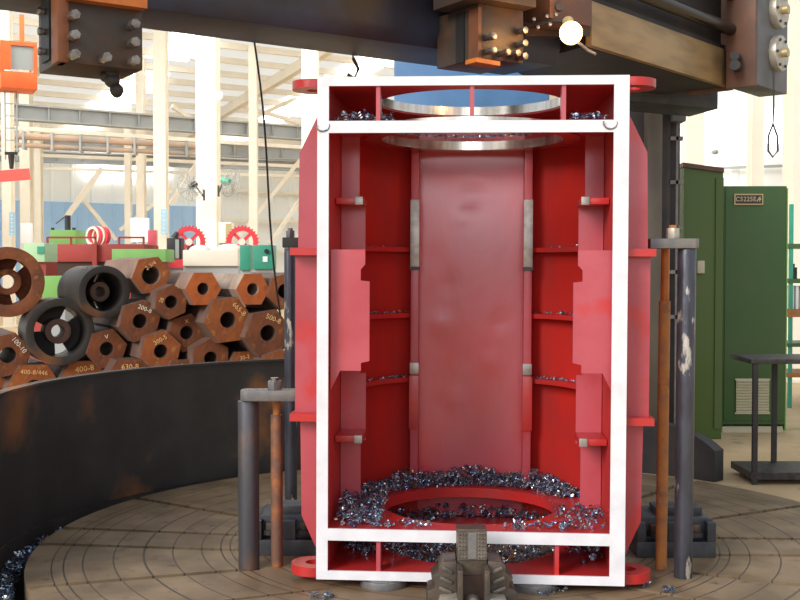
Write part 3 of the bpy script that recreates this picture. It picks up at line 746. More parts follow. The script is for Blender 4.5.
# center tool head with ram
t = thing('tool_holder', 'dark tool holder with bright bolts under the crossrail beside the glowing bulb', 'tool holder')
Y0 = 5.5; C0 = W(478, 58, Y0); zt0 = C0.z; C0.z = 0
P1 = C0 + uA * .29; bw = .36
G().hexa([C0 + up * zt0, P1 + up * zt0, P1 + uB * bw + up * zt0, C0 + uB * bw + up * zt0, C0 + up * (zt0 + .27), P1 + up * (zt0 + .27), P1 + uB * bw + up * (zt0 + .27), C0 + uB * bw + up * (zt0 + .27)]).build('holder_block', 'tool', t, .006)
g = G(); q = C0 - uA * .006 - uB * .01
g.hexa([q + up * zt0, q + uA * .02 + up * zt0, q + uA * .02 + uB * .08 + up * zt0, q + uB * .08 + up * zt0, q + up * (zt0 + .25), q + uA * .02 + up * (zt0 + .25), q + uA * .02 + uB * .08 + up * (zt0 + .25), q + uB * .08 + up * (zt0 + .25)]); g.build('clamp_strip', 'toolrust', t)
g = G(); q = C0 - uA * .008 + uB * .11
g.hexa([q + up * zt0, q + uA * .01 + up * zt0, q + uA * .01 + uB * .07 + up * zt0, q + uB * .07 + up * zt0, q + up * (zt0 + .25), q + uA * .01 + up * (zt0 + .25), q + uA * .01 + uB * .07 + up * (zt0 + .25), q + uB * .07 + up * (zt0 + .25)]); g.build('slot_shade', 'black', t)  # black slab on the surface, stands for the shade in a slot
for px, py in ((486, 38), (486, 52), (500, 54), (517, 32), (517, 45), (517, 58), (510, 55)):
    k = (px - 400) / F; tt = (k * C0.y - C0.x) / (uA.x - k * uA.y); c = C0 + uA * tt; c.z = ZY(py, c.y)
    hexbolt(c, -uB, .02, .065, parent=t)
G().bar(C0 + uA * -.03 + uB * .02 + up * (zt0 - .015), C0 + uA * .12 + uB * .02 + up * (zt0 - .02), .09, .022).build('tool_bit', 'toolorange', t)
q = C0 - uA * .10 - uB * .09
G().hexa([q + up * (zt0 + .27), q + uA * .40 + up * (zt0 + .27), q + uA * .40 + uB * .34 + up * (zt0 + .27), q + uB * .34 + up * (zt0 + .27), q + up * (zt0 + .8), q + uA * .40 + up * (zt0 + .8), q + uA * .40 + uB * .34 + up * (zt0 + .8), q + uB * .34 + up * (zt0 + .8)]).build('ram', 'tool', t, .006)
p = W(550, 18, 5.7); q = W(592, 16, 5.9)
quadbox(p, q, (-.2, .4, 0), p.z, p.z + .6).build('side_cheek', 'brownplate', t, .005)
c = W(559, 8, 5.72); G().cyl(c, c + Vector((0, -.03, 0)), .02, 14).build('cheek_screw', 'dark', t)
p = W(540, 20, 5.8)
for px, py in ((533, 21), (549, 26), (537, 29), (546, 18), (555, 16)): hexbolt(W(px, py, 5.76), (0, -1, 0), .011, .05, parent=t)
G().hexa([W(525, 36, 5.9), W(590, 36, 6.1), W(590, 36, 6.3), W(525, 36, 6.3), W(525, 14, 5.9), W(590, 14, 6.1), W(590, 12, 6.3), W(525, 12, 6.3)]).build('junction_block', 'tool', t)
# bulb
c = W(571, 33, 5.55)
t = thing('work_lamp', 'round glowing orange bulb in a socket under the crossrail', 'lamp', c)
G().sphere((0, 0, 0), .058, 24).build('bulb', 'bulb', t)
G().cyl((0, .04, .03), (0, .10, .08), .03, 16).build('socket', 'brass', t)
G().path([(0, .1, .08), (-.06, .16, .1), (-.16, .2, .08), (-.22, .25, .1)], .012, 8).build('cable', 'dark', t)
G().path([(.04, .06, -.03), (.1, .05, -.08), (.13, .03, -.10)], .008, 6).build('wire_guard', 'bolt', t)
ld = bpy.data.lights.new('bulb_light', 'POINT'); ld.energy = 5; ld.color = (1, .55, .2); ld.shadow_soft_size = .07
lo = bpy.data.objects.new('bulb_light', ld); COL.objects.link(lo); lo.location = c + Vector((0, -.14, -.0))

# ================================================================= TURNTABLE, GUARD
def slot_line(px0, py0, px1, py1):
    a = Wz(px0, py0, TZ); b = Wz(px1, py1, TZ); return a, b


table = G().cyl((0, 0, -.25), (0, 0, 0), TR, 128).build('turntable', 'table', None, .004)
table.location = (TC.x, TC.y, TZ)
cut = G()
for a in ((70, 528, 240, 535), (48, 544, 240, 550), (20, 588, 240, 570), (136, 498, 240, 516), (717, 518, 800, 506), (717, 555, 800, 555.5), (693, 573, 800, 585), (642, 497, 700, 478)):
    p, q = slot_line(*a); p -= Vector((TC.x, TC.y, TZ)); q -= Vector((TC.x, TC.y, TZ))
    d = (q - p).normalized()
    if a[0] < 300: p -= d * .6; q += d * .1 if a[1] < 560 else d * .1
    else: q += d * 2.; p -= d * .1
    p.z = q.z = 0; cut.bar(p, q, .05, .34)
for (px0, py0, px1, py1) in ((48, 544, 240, 550), (717, 538, 800, 539)):
    p, q = slot_line(px0, py0, px1, py1); p -= Vector((TC.x, TC.y, TZ)); q -= Vector((TC.x, TC.y, TZ))
    if px0 > 300: cut.bar(p, p + (q - p).normalized() * 1.3, .034, .34)
    for i in range(8):
        c = p.lerp(q, (i + .3) / 7.0) if px0 > 300 else p.lerp(q, .2 + i * .11); c.z = 0
        cut.cyl(c - up * .17, c + up * .17, .03, 14)
p, q = slot_line(430, 600, 255, 590)
for a in ((230, 600, 330, 588), (640, 590, 700, 600)):
    p, q = slot_line(*a); p -= Vector((TC.x, TC.y, TZ)); q -= Vector((TC.x, TC.y, TZ)); p.z = q.z = 0
    cut.bar(p - (q - p) * .3, q, .03, .34)
co = cut.build('cutter', 'pit')
co.location = table.location
md = table.modifiers.new('slots', 'BOOLEAN'); md.operation = 'DIFFERENCE'; md.object = co; md.solver = 'EXACT'
try: md.use_self = True
except Exception: pass
dg = bpy.context.evaluated_depsgraph_get(); dg.update()
me = bpy.data.meshes.new_from_object(table.evaluated_get(dg)); table.modifiers.clear(); table.data = me
me.materials.clear(); me.materials.append(M['table'])
for p_ in me.polygons: p_.use_smooth = False; p_.material_index = 0
bpy.data.objects.remove(co)
tag(table, 'large round brown machine table with slots and circular grooves under the red casing', 'turntable')


def arc(r, a0, a1, n=64): return [(TC.x - .12 + r * math.cos(a0 + (a1 - a0) * i / n), TC.y - .03 + r * math.sin(a0 + (a1 - a0) * i / n)) for i in range(n + 1)]


R = math.radians
t = thing('splash_guard', 'tall curved blackened steel guard with rust stains around the turntable', 'guard')
G().strip(arc(2.53, R(206), R(97)), arc(2.56, R(206), R(97)), FZ, .80).build('guard_sheet', 'guard', t)
G().strip(arc(2.51, R(206), R(97)), arc(2.58, R(206), R(97)), .80, .815).build('top_rim', 'guard', t)
g = G(); n = 40; a0, a1 = R(90), R(43)
inn = []; 
for i in range(n + 1):
    f = i / n; a = a0 + (a1 - a0) * f; h = .34 * min(1, math.sqrt(max(0.02, 1 - max(0, (f - .72) / .28) ** 2 * .75)))
    inn.append((a, h))
Q = [[g.bm.verts.new((TC.x + r * math.cos(a), TC.y + r * math.sin(a), z if z is not None else h)) for a, h in inn] for r, z in ((2.6, FZ), (2.6, None), (2.72, FZ), (2.72, None))]
for i in range(n):
    g.face([Q[0][i], Q[0][i + 1], Q[1][i + 1], Q[1][i]]); g.face([Q[2][i + 1], Q[2][i], Q[3][i], Q[3][i + 1]]); g.face([Q[1][i], Q[1][i + 1], Q[3][i + 1], Q[3][i]])
g.face([Q[0][0], Q[1][0], Q[3][0], Q[2][0]]); g.face([Q[0][-1], Q[2][-1], Q[3][-1], Q[1][-1]])
tag(g.build('low_guard', 'dark'), 'low black curved guard section in front of the olive green cabinet', 'guard')

# ================================================================= THE RED CASING
al = math.atan(72 / F)
D = 5.2
O = Vector((72 / F * D, D, 0))
KS = thing('machine_casing', 'tall red welded steel casing with a white machined frame and open front', 'casing', O - Vector((.012, 0, 0)), -al)
KS.rotation_euler.y = .0046
Rm = .68; VC = .62


def zf(py): return 1.5 - (py - 270) * .004727   # height of a row in the front plane


Z = {k: zf(k) for k in (77, 86, 121, 133, 531, 543, 576, 585)}; Z[531] = zf(533); Z[543] = zf(545)
zb, zt = Z[585], Z[77]
g = G(); fo, fi = .733, .674
g.box(-fo, -fi - .004, 0, .012, zb, zt); g.box(fi - .012, fo, 0, .012, zb, zt)
x0, x1 = -fi - .004, fi - .012
for a, b in ((86, 77), (133, 121), (543, 531), (585, 576)): g.box(x0, x1, 0, .012, Z[a], Z[b])
g.build('front_frame', 'white', KS, label='white machined front frame')
# U outline helper


def upath(r, v0=.014, n=28, vc=VC, amax=PI):
    pts = [(-r, v0)] + [(-r * math.cos(PI * i / n), vc + r * math.sin(PI * i / n)) for i in range(n + 1)] + [(r, v0)]
    return pts


def part_arc(sgn, r):   # side wall to the rear panel corner
    am = math.acos(.305 / Rm)
    return [(sgn * r, .014)] + [(sgn * r * math.cos(am * i / 12), VC + r * math.sin(am * i / 12)) for i in range(13)]


for s in (-1, 1):
    G().strip(part_arc(s, Rm), part_arc(s, Rm + .02), zb + .02, zt - .02).build('side_wall', 'deep', KS)
vb = VC + math.sqrt(Rm ** 2 - .305 ** 2)
g = G(); nx, nz = 14, 50
gv = [[None] * (nz + 1) for _ in range(nx + 1)]
dents = [(random.uniform(-.26, .26), random.uniform(.5, 2.1), random.uniform(.015, .05), random.uniform(-.012, .012)) for _ in range(16)] + [(-.17, 1.18, .05, -.012), (.17, 1.2, .04, .012), (.0, 1.93, .08, .01)]
for i in range(nx + 1):
    for j in range(nz + 1):
        u = -.31 + .62 * i / nx; z = .06 + (zt - .1) * j / nz; v = vb + .006 * math.sin(z * 3.1 + u * 4) * math.cos(u * 5)
        for du, dz, r, h in dents: v += h * .7 * math.exp(-((u - du) ** 2 + (z - dz) ** 2) / r ** 2)
        gv[i][j] = g.bm.verts.new((u, v, z))
for i in range(nx):
    for j in range(nz): g.face([gv[i][j], gv[i + 1][j], gv[i + 1][j + 1], gv[i][j + 1]])
bpan = g.build('rear_panel', 'panel', KS, label='dented rose red rear panel')
G().box(-.32, .32, vb + .03, vb + .05, zb + .02, zt - .02).build('rear_backing', 'red', KS)


def holed(r_in, r_out, z0, z1, vc=.61, front=.014):
    """U-shaped plate with a round hole"""
    g = G(); angs = sorted(set([round(2 * PI * i / 72, 6) for i in range(72)] + [round(math.atan2(front - vc, s * r_out) % (2 * PI), 6) for s in (-1, 1)]))
    V = []
    for a in angs:
        c, s = math.cos(a), math.sin(a)
        if s >= 0: ro = r_out
        else:
            ro = min(r_out / abs(c) if abs(c) > 1e-6 else 9, (vc - front) / -s)
        V.append([g.bm.verts.new((rr * c, vc + rr * s, z)) for rr in (r_in, ro) for z in (z0, z1)])
    n = len(V)
    for i in range(n):
        a, b = V[i], V[(i + 1) % n]
        g.face([a[0], b[0], b[2], a[2]]); g.face([a[1], a[3], b[3], b[1]]); g.face([a[0], a[1], b[1], b[0]]); g.face([a[2], b[2], b[3], a[3]])
    return g


holed(.49, .70, Z[86], Z[77]).build('end_plate', 'red', KS)
holed(.50, .678, 2.19, 2.203).build('end_plate', 'red', KS)
holed(.455, .678, Z[543], .254).build('end_plate', 'red', KS)
holed(.455, .70, Z[585], Z[576]).build('end_plate', 'red', KS)
G().tube((0, .61, 2.380), (0, .61, 2.428), .53, .485, 96).build('bore_ring', 'bore', KS, label='bright machined bore ring')
G().tube((0, .57, 2.178), (0, .57, 2.225), .56, .47, 96).build('bore_ring', 'bore', KS, label='bright machined bore ring')
# end compartment ribs
for px, z0, z1 in ((378, Z[121], Z[86]), (472, Z[121], Z[86]), (563, Z[121], Z[86]), (380, Z[576], Z[543]), (472, Z[576], Z[543]), (560, Z[576], Z[543])):
    u = (px - 472) * .004727
    G().box(u - .010, u + .010, .014, .10, z0, z1).build('divider', 'pink', KS)


# exterior: side ribs parallel to the front, flanges around, outer skin
def d2(px, v): return (px - 472) / F * (5.211 + v)


for s in (-1, 1):
    for v, nm in ((.13, 'side_rib'), (.62, 'side_rib')):
        pr = [(.70, zf(112)), (.70 + .05, zf(112)), (.838, zf(150)), (.845, 1.59), (.858, 1.585), (.858, .80), (.832, .79), (.825, .29), (.74, .10), (.70, .10)]
        g = G(); g.prism([(s * a, v, z) for a, z in pr], (0, .025, 0)); g.build(nm, 'pink' if v < .3 else 'red', KS)
    for z in (1.586, .782):
        g = G(); g.strip([(s * .70, .05)] + [(s * .70 * math.cos(PI / 2 * i / 12), VC + .70 * math.sin(PI / 2 * i / 12)) for i in range(13)],
                         [(s * .872, .05)] + [(s * .872 * math.cos(PI / 2 * i / 12), VC + .895 * math.sin(PI / 2 * i / 12)) for i in range(13)], z - .018, z + .018)
        g.build('stiffening_flange', 'red', KS)
    # lifting lugs with holes
    for z0, z1 in ((2.375, 2.415), (.004, .05)):
        G().tube((s * .765, .17, z0), (s * .765, .17, z1), .115, .045, 40).build('lifting_lug', 'red', KS)

# interior side plates with stepped edges
for s in (-1, 1):
    v = .50
    def uu(px): return s * (abs(px - 472) - (0 if s > 0 else 0)) / F * (5.211 + v)
    def zz(py): return 1.5 - (py - 270) / F * (5.211 + v)
    k = 0
    edge = [(584, 134), (584, 202), (578, 202), (578, 262), (584, 268), (584, 505)]
    low = [(584, 372), (576, 372), (576, 440), (582, 440), (582, 515)]
    pts = [(uu(e[0]), zz(e[1])) for e in [(584, 134), (584, 202), (578, 202), (578, 264), (583, 269), (583, 374), (577, 374), (577, 442), (582, 442)]] + [(uu(582), .27), (s * .676, .27), (s * .676, zz(134))]
    g = G(); g.prism([(a, v, z) for a, z in pts], (0, .02, 0)); g.build('guide_plate', 'pink', KS)
    v = .06
    pts = [(uu(578), zz(250)), (uu(578), zz(265)), (uu(582.5), zz(270)), (uu(582.5), zz(281)), (uu(573.5), zz(282)), (uu(573.5), zz(362)), (uu(582), zz(364)), (uu(582), zz(372)), (uu(603), zz(372)), (s * .674, zz(392)), (s * .674, zz(250))]
    g = G(); g.prism([(a, v, z) for a, z in pts], (0, .02, 0)); g.build('cheek_plate', 'pink', KS)
    # brackets with machined tips
    v = .28
    for py in (201, 440):
        z = zz(py); a, b = uu(580), s * .676
        br = G().box(min(a, b), max(a, b), .26, .50, z - .018, z + .014).build('bracket', 'red', KS, .003)
        G().box(min(a, uu(588)), max(a, uu(588)), .25, .27, z - .022, z + .018).build('machined_tip', 'padsteel', br, .002)
    # vertical ribs at the rear corners
    u0, u1 = .300, .345
    rb = G().box(min(s * u0, s * u1), max(s * u0, s * u1), 1.08, 1.235, .265, 2.2).build('vertical_rib', 'pink', KS, .004)
    v = 1.08
    for a, b in ((200, 267), (363, 374)): G().box(min(s * (u0 - .004), s * (u1 + .003)), max(s * (u0 - .004), s * (u1 + .003)), 1.065, 1.082, zz(b), zz(a)).build('machined_pad', 'padsteel', rb, .002)
    G().box(min(s * (u0 - .008), s * (u1 + .006)), max(s * (u0 - .008), s * (u1 + .006)), 1.062, 1.084, zz(270), zz(267)).build('pad_stop', 'block', rb)
    G().box(min(s * (u0 - .004), s * (u1 + .006)), max(s * (u0 - .004), s * (u1 + .006)), 1.068, 1.084, zz(430), zz(376)).build('rib_cover', 'red', rb, .002)
    # arched shelves on the side walls
    am = math.acos(.35 / Rm)
    for py in (249, 316, 382):
        z = 1.5 - (py - 270) / F * 6.2
        inn = [(s * (Rm - .075) * math.cos(R(4) + (am - R(4)) * i / 10), VC + (Rm - .075) * math.sin(R(4) + (am - R(4)) * i / 10)) for i in range(11)]
        out = [(s * Rm * math.cos(R(4) + (am - R(4)) * i / 10), VC + Rm * math.sin(R(4) + (am - R(4)) * i / 10)) for i in range(11)]
        G().strip(inn, out, z - .016, z + .010).build('arched_shelf', 'red', KS)

# support pads under the casing
Rk = Matrix.Rotation(-al, 3, 'Z')


def K(u, v, z): return O + Rk @ Vector((u, v, z))


for px, lab, grp in ((382, 'round grey support disc under the casing on the thick post side', 0), (535, 'round pale support disc under the bottom edge of the casing beside the front jaw', 0)):
    u = (px - 472) * .004727
    o = G().cyl((0, 0, TZ), (0, 0, zb - .006), .115, 40).cyl((0, 0, zb - .008), (0, 0, zb), .10, 40).build('support_disc', 'clamp', None, .002)
    o.location = K(u, .085, 0); tag(o, lab, 'support', 'support discs under the casing')


# curled chips hooked on the frame corners
for (u, px, py, lab) in ((0, 322, 125, 'thin dark curled chip hooked on the frame corner above the thick post side'), (0, 608, 125, 'thin dark curled chip hooked on the frame corner nearest the cabinets')):
    c = K((px - 472) * .004727, -.012, zf(py)); g = G()
    g.path([c + Rk @ Vector((.033 * math.cos(a), -.012 + .004 * a, .033 * math.sin(a) * .8)) for a in [PI * .9 + i * PI * 1.3 / 14 for i in range(15)]], .004, 5)
    tag(g.build('chip_curl', 'chips'), lab, 'metal chip')


# ---- metal chips
def chips(name, label, spots, size=1., parent=None, mname='chips'):
    """spots: list of world points"""
    bm = bmesh.new()
    for p in spots:
        r = random.uniform(.006, .016) * size; turns = random.choice((.6, .8, 1.2, 1.8, 2.6)); w = random.uniform(.003, .008) * size; pitch = random.uniform(.004, .016) * size
        seg = max(5, int(turns * 7))
        q = Matrix.Rotation(random.uniform(0, 2 * PI), 3, 'Z') @ Matrix.Rotation(random.uniform(0, PI), 3, 'X')
        p = Vector(p); prev = None; gr = random.uniform(-.3, .5)
        for i in range(seg + 1):
            t_ = 2 * PI * turns * i / seg; rr = r * (1 + gr * i / seg)
            c = Vector((math.cos(t_) * rr, math.sin(t_) * rr, pitch * turns * i / seg - pitch * turns / 2))
            a = bm.verts.new(p + q @ (c + Vector((0, 0, -w / 2)))); b = bm.verts.new(p + q @ (c + Vector((0, 0, w / 2))))
            if prev: bm.faces.new((prev[0], a, b, prev[1]))
            prev = (a, b)
    me = bpy.data.meshes.new(name); bm.to_mesh(me); bm.free(); me.materials.append(M[mname])
    o = bpy.data.objects.new(name, me); COL.objects.link(o)
    tag(o, label, 'metal chips', None, 'stuff'); return o


def heap(n, uf, zbase):
    """random points in a casing-local zone; uf() -> (u, v, height)"""
    out = []
    for _ in range(n):
        u, v, h = uf(); out.append(K(u, v, zbase + .008 + random.random() ** 1.3 * h))
    return out


def ring_zone():
    a = random.uniform(R(22), R(172)); f = random.random() ** .8; rr = .505 + .165 * f
    h = .02 + .085 * math.sin(PI * min(1, f * 1.15)) * (.75 + .25 * math.sin(a * 9))
    if abs(math.cos(a)) > .9: h *= .8
    return rr * math.cos(a), .61 + rr * math.sin(a), h


def corner(u0, u1, v0, v1, h):
    def f():
        x = random.random(); y = random.random()
        return u0 + (u1 - u0) * x, v0 + (v1 - v0) * y, h * (1 - x * .6)
    return f


chips('metal_chips', 'blue curled metal chips heaped in an arc along the rear wall of the lower shelf', heap(2900, ring_zone, .254), .85)
chips('metal_chips', 'bright blue chip heap in the front corner of the lower shelf, away from the cabinets', heap(380, corner(-.66, -.45, .03, .55, .10), .262) + heap(40, corner(-.5, -.2, .03, .15, .01), .262))
chips('metal_chips', 'sparse chips scattered on the shelf beside the cabinet side of the frame', heap(110, corner(.66, .42, .03, .6, .03), .262) + heap(40, corner(.5, .15, .03, .16, .01), .262))
chips('metal_chips', 'dark heap of chips inside the bottom compartment of the casing', heap(1100, lambda: (lambda r, a: (r * math.cos(a), .61 + r * math.sin(a), .07))(.44 * math.sqrt(random.random()), random.uniform(0, 2 * PI)), TZ + .005) + heap(700, lambda: (lambda r, a: (r * math.cos(a), .61 + r * math.sin(a), .06))(random.uniform(.53, .66), random.uniform(R(-25), R(205))), .055) + heap(160, corner(-.66, -.3, .3, .8, .06), .053))
chips('metal_chips', 'few chips lying at the end of the bottom compartment near the red lug with round hole', heap(60, corner(.64, .4, .2, .9, .04), .053))
chips('metal_chips', 'small blue pile of chips in the top compartment of the casing', heap(130, corner(-.66, -.38, .06, .3, .07), 2.21) + heap(35, lambda: (random.uniform(.47, .63), random.uniform(.03, .08), .018), 2.21))
chips('metal_chips', 'fine chips lying along the upper bore ring', heap(220, lambda: (lambda a: (.515 * math.cos(a), .61 + .515 * math.sin(a), .012))(random.uniform(R(20), R(160))), 2.252), .6)
for s in (-1, 1):
    sp = []
    for py, nn in ((249, 16), (316, 60), (382, 90)):
        z = 1.5 - (py - 270) / F * 6.2
        for _ in range(nn):
            a = random.uniform(R(8), R(56)); rr = random.uniform(.62, .66); sp.append(K(s * rr * math.cos(a), VC + rr * math.sin(a), z + .012 + random.random() * .01))
    chips('metal_chips', 'fine chips dusting the arched shelves on the ' + ('darker wall near the hexagonal blocks' if s < 0 else 'brighter wall near the cabinets'), sp, .5)
sp = []
for _ in range(900):
    a = random.uniform(R(100), R(225)); rr = random.uniform(2.45, 2.50); dens = .35 + .65 * max(0, (math.degrees(a) - 150) / 60)
    if random.random() < dens: sp.append(Vector((TC.x - .05 + rr * math.cos(a), TC.y + rr * math.sin(a), FZ - .10 + random.random() * .12 * dens)))
chips('metal_chips', 'dark tangled chips lying in the gap between turntable and curved guard', sp, 1.7)
sp = []
for c, n, r in (((322, 598), 25, .05), ((545, 592), 30, .10), ((535, 585), 12, .05), ((667, 592), 18, .03), ((640, 586), 10, .05)):
    q = Wz(c[0], c[1], TZ)
    for _ in range(n): sp.append(q + Vector((random.uniform(-r, r), random.uniform(-r, r) * .6, .008 + random.random() * .012)))
chips('metal_chips', 'few stray chips scattered on the turntable before the casing', sp, .8)

# ================================================================= CLAMPS, POSTS, JAWS
def post(name, label, px, pyb, r, ztop, m, cat='post', n=32, lean=0):
    b = Wz(px, pyb, TZ)
    o = G().cyl((0, 0, 0), (lean, 0, ztop - TZ), r, n).build(name, m, None, .003); o.location = b
    return tag(o, label, cat)


def nut(parent, c, r=.035):
    h = G().cyl(c, Vector(c) + up * .045, r, 6).build('nut', 'clamp', parent, .002)
    G().cyl(Vector(c) + up * .045, Vector(c) + up * .06, r * .55, 14).build('stud_end', 'bolt', h)


# left front pair
bL = Wz(249, 572, TZ); zc = ZY(402, bL.y)
post('support_post', 'thick worn steel post with rust specks under the lower clamp bar', 249, 568, .054, zc - .002, 'postL')
bR = Wz(277, 566, TZ)
t = thing('threaded_rod', 'slim brown rod under the lower clamp bar, beside the thickest post', 'rod', bR)
G().cyl((0, 0, 0), (0, 0, zc - .08 - TZ), .031, 24).build('rod', 'rustdark', t, .002)
G().cyl((0, 0, zc - .08 - TZ), (0, 0, zc - TZ), .020, 20).build('thread', 'rust', t)
a = W(243, 396, bL.y + .02); b = W(303, 396, bL.y + .05)
t = thing('clamp_bar', 'flat grey lower clamp bar with rounded end pressing the casing flange', 'clamp bar', (a + b) / 2)
c = (a + b) / 2; g = G(); a2, b2 = a - c, b - c
g.prism([(a2.x + .01, -.055, -.022), (b2.x, -.055, -.022), (b2.x, .055, -.022), (a2.x + .01, .055, -.022), (a2.x - .012, .03, -.022), (a2.x - .012, -.03, -.022)], (0, 0, .056)); g.build('bar', 'clamp', t, .006)
nut(t, (W(274, 390, bL.y).x - c.x, 0, .034), .038)
# left rear pair
b = Wz(291, 507, TZ); zc2 = ZY(248, b.y)
post('support_post', 'dark slim post rising behind the lower clamp bar to the upper clamp', 291, 507, .040, zc2 - .002, 'postR')
t = thing('clamp_bar', 'dark upper clamp bar end on the slim dark post', 'clamp bar', (b.x, b.y, zc2))
G().rbox((.05, 0, .034), (.19, .12, .065)).build('bar', 'dark', t, .006); nut(t, (.0, 0, .067), .03)
# right pair
bP = Wz(683, 577, TZ); zc3 = ZY(248.5, bP.y)
post('support_post', 'dark blue-grey post with peeling white paint under the upper clamp bar near the cabinets', 683, 577, .0455, zc3 - .002, 'postR', lean=.008)
bQ = Wz(661, 569, TZ)
t = thing('threaded_rod', 'bright orange rusty rod standing against the red casing near the cabinets', 'rod', bQ)
zz_ = ZY(301, bQ.y) - TZ
G().cyl((0, 0, 0), (.01, 0, zz_), .029, 24).build('rod', 'rust', t, .002); G().cyl((.01, 0, zz_), (.012, 0, zc3 - TZ), .022, 20).build('thread', 'toolorange', t, label='orange threaded end')
a = W(648, 243, bP.y); b = W(697, 243, bP.y); c = (a + b) / 2
t = thing('clamp_bar', 'grey clamp bar with a white nut on the orange rod near the cabinets', 'clamp bar', (c.x, c.y, zc3))
g = G(); hw = (b - a).length / 2; g.prism([(-hw, -.055, 0), (hw - .02, -.055, 0), (hw, -.04, 0), (hw, .055, 0), (-hw, .055, 0)], (0, 0, .048)); g.build('bar', 'clamp', t, .004)
nx_ = bQ.x + .012 - c.x
G().cyl((nx_, 0, .048), (nx_, 0, .10), .034, 6).build('nut', 'dial', t, .003); G().cyl((nx_, 0, .10), (nx_, 0, .115), .02, 14).build('stud_end', 'rust', t)


# rear chuck jaws with two bolts
def chuck(px0, px1, pyt, pyb, lab, Ys=None):
    a = Wz(px0, pyb, TZ); b = Wz(px1, pyb, TZ); w = b.x - a.x; h = ZY(pyt, a.y) - TZ
    t = thing('chuck_jaw', lab, 'chuck jaw', ((a.x + b.x) / 2, a.y, TZ))
    g = G()
    # body as profile with two bolt pockets
    ww = w / 2
    prof = [(-ww, .0), (ww, 0), (ww, h * .93), (ww - .04, h), (-ww + .03, h), (-ww, h * .9)]
    g.prism([(x, 0.06, z) for x, z in prof], (0, .30, 0)); g.prism([(x, 0, z) for x, z in ((-ww, 0), (ww, 0), (ww, h * .42), (-ww, h * .42))], (0, .06, 0))
    for x0, x1 in ((-ww, -ww * .78), (-ww * .22, ww * .22), (ww * .78, ww)):
        g.prism([(x0, 0, h * .42), (x1, 0, h * .42), (x1, 0, h * .92), (x0, 0, h * .92)], (0, .06, 0))
    g.build('body', 'block', t, .004)
    for x in (-ww * .5, ww * .5):
        bt = G().cyl((x, .035, h * .55), (x, .035, h * .66), .045, 20).build('washer', 'dark', t)
        G().cyl((x, .035, h * .66), (x, .035, h * .84), .034, 6).build('bolt_head', 'jaw', bt, .002)
    G().rbox((ww * .2, .2, h + .02), (w * .6, .16, .04)).build('top_key', 'block', t, .003)
    return t


chuck(637, 716, 520, 558, 'dark block jaw with two bolts behind the blue-grey post near the cabinets')
chuck(254, 322, 518, 556, 'dark block jaw with two bolts behind the thick worn post')
# front jaw: serrated upright and stepped flanks
Yj = 4.98
cj = W(472, 580, Yj)
t = thing('chuck_jaw', 'oily steel jaw with a serrated pad in front of the casing', 'chuck jaw', (cj.x, Yj, TZ))


def jz(py): return ZY(py, Yj) - TZ


hw = 15 / F * Yj
G().box(-hw, hw, 0, .10, 0, jz(529)).build('upright', 'jaw', t, .004)
sp_ = G().box(-hw * .98, hw * .98, -.012, .0, jz(559), jz(531)).build('serrated_pad', 'jawtop', t)
g = G()
for i in range(7):
    for x in (-.86, -.66, -.46, .46, .66, .86):
        z = jz(533.5) - i * .0178; c = Vector((x * hw, -.012, z)); s_ = .0055
        g.cyl(c, c + Vector((0, -.008, 0)), s_, 4, .001)
g.build('serrations', 'bolt', sp_)
G().box(-hw * .28, hw * .28, -.016, -.012, jz(558), jz(532)).build('pad_key', 'clamp', sp_)
g = G(); g.box(-hw * 1.05, -hw * .70, -.13, 0, 0, jz(563)); g.box(hw * .70, hw * 1.05, -.13, 0, 0, jz(563)); g.build('screw_channel', 'jaw', t, .004)
G().box(-hw * .7, hw * .7, -.02, -.0005, 0, jz(575)).build('recess_shade', 'plate', t)  # dark sheet in place of the shade within the screw channel
g = G(); g.cyl((0, -.15, .0), (0, -.02, .0), .034, 28); g.cyl((0, -.15, -.0), (0, -.148, 0), .02, 20); g.build('clamp_screw', 'dial', t, .008, label='round bright clamp screw').location = (0, 0, jz(600))
for s in (-1, 1):   # stepped flanks
    x = hw * 1.05
    pr = [(x, 0), (x + .135, 0), (x + .130, jz(590)), (x + .095, jz(587)), (x + .10, jz(581)), (x + .115, jz(577)), (x + .078, jz(572)), (x + .082, jz(566)), (x + .06, jz(561)), (x, jz(560))]
    g = G(); g.prism([(s * a, -.02, z) for a, z in pr], (0, .17, 0)); g.build('stepped_flank', 'jaw', t, .004)
    for py, w_ in ((568, .045), (578, .055), (588, .06)):
        G().bar((s * (x + .02), -.022, jz(py + 3)), (s * (x + .02 + w_), -.022, jz(py - 2)), .02, .016).build('groove_key', 'jawtop', t, .004)
    G().prism([(s * x, -.16, 0), (s * (x + .095), -.16, 0), (s * (x + .075), -.16, jz(593)), (s * x, -.16, jz(591))], (0, .14, 0)).build('side_step', 'dial', t, .003)

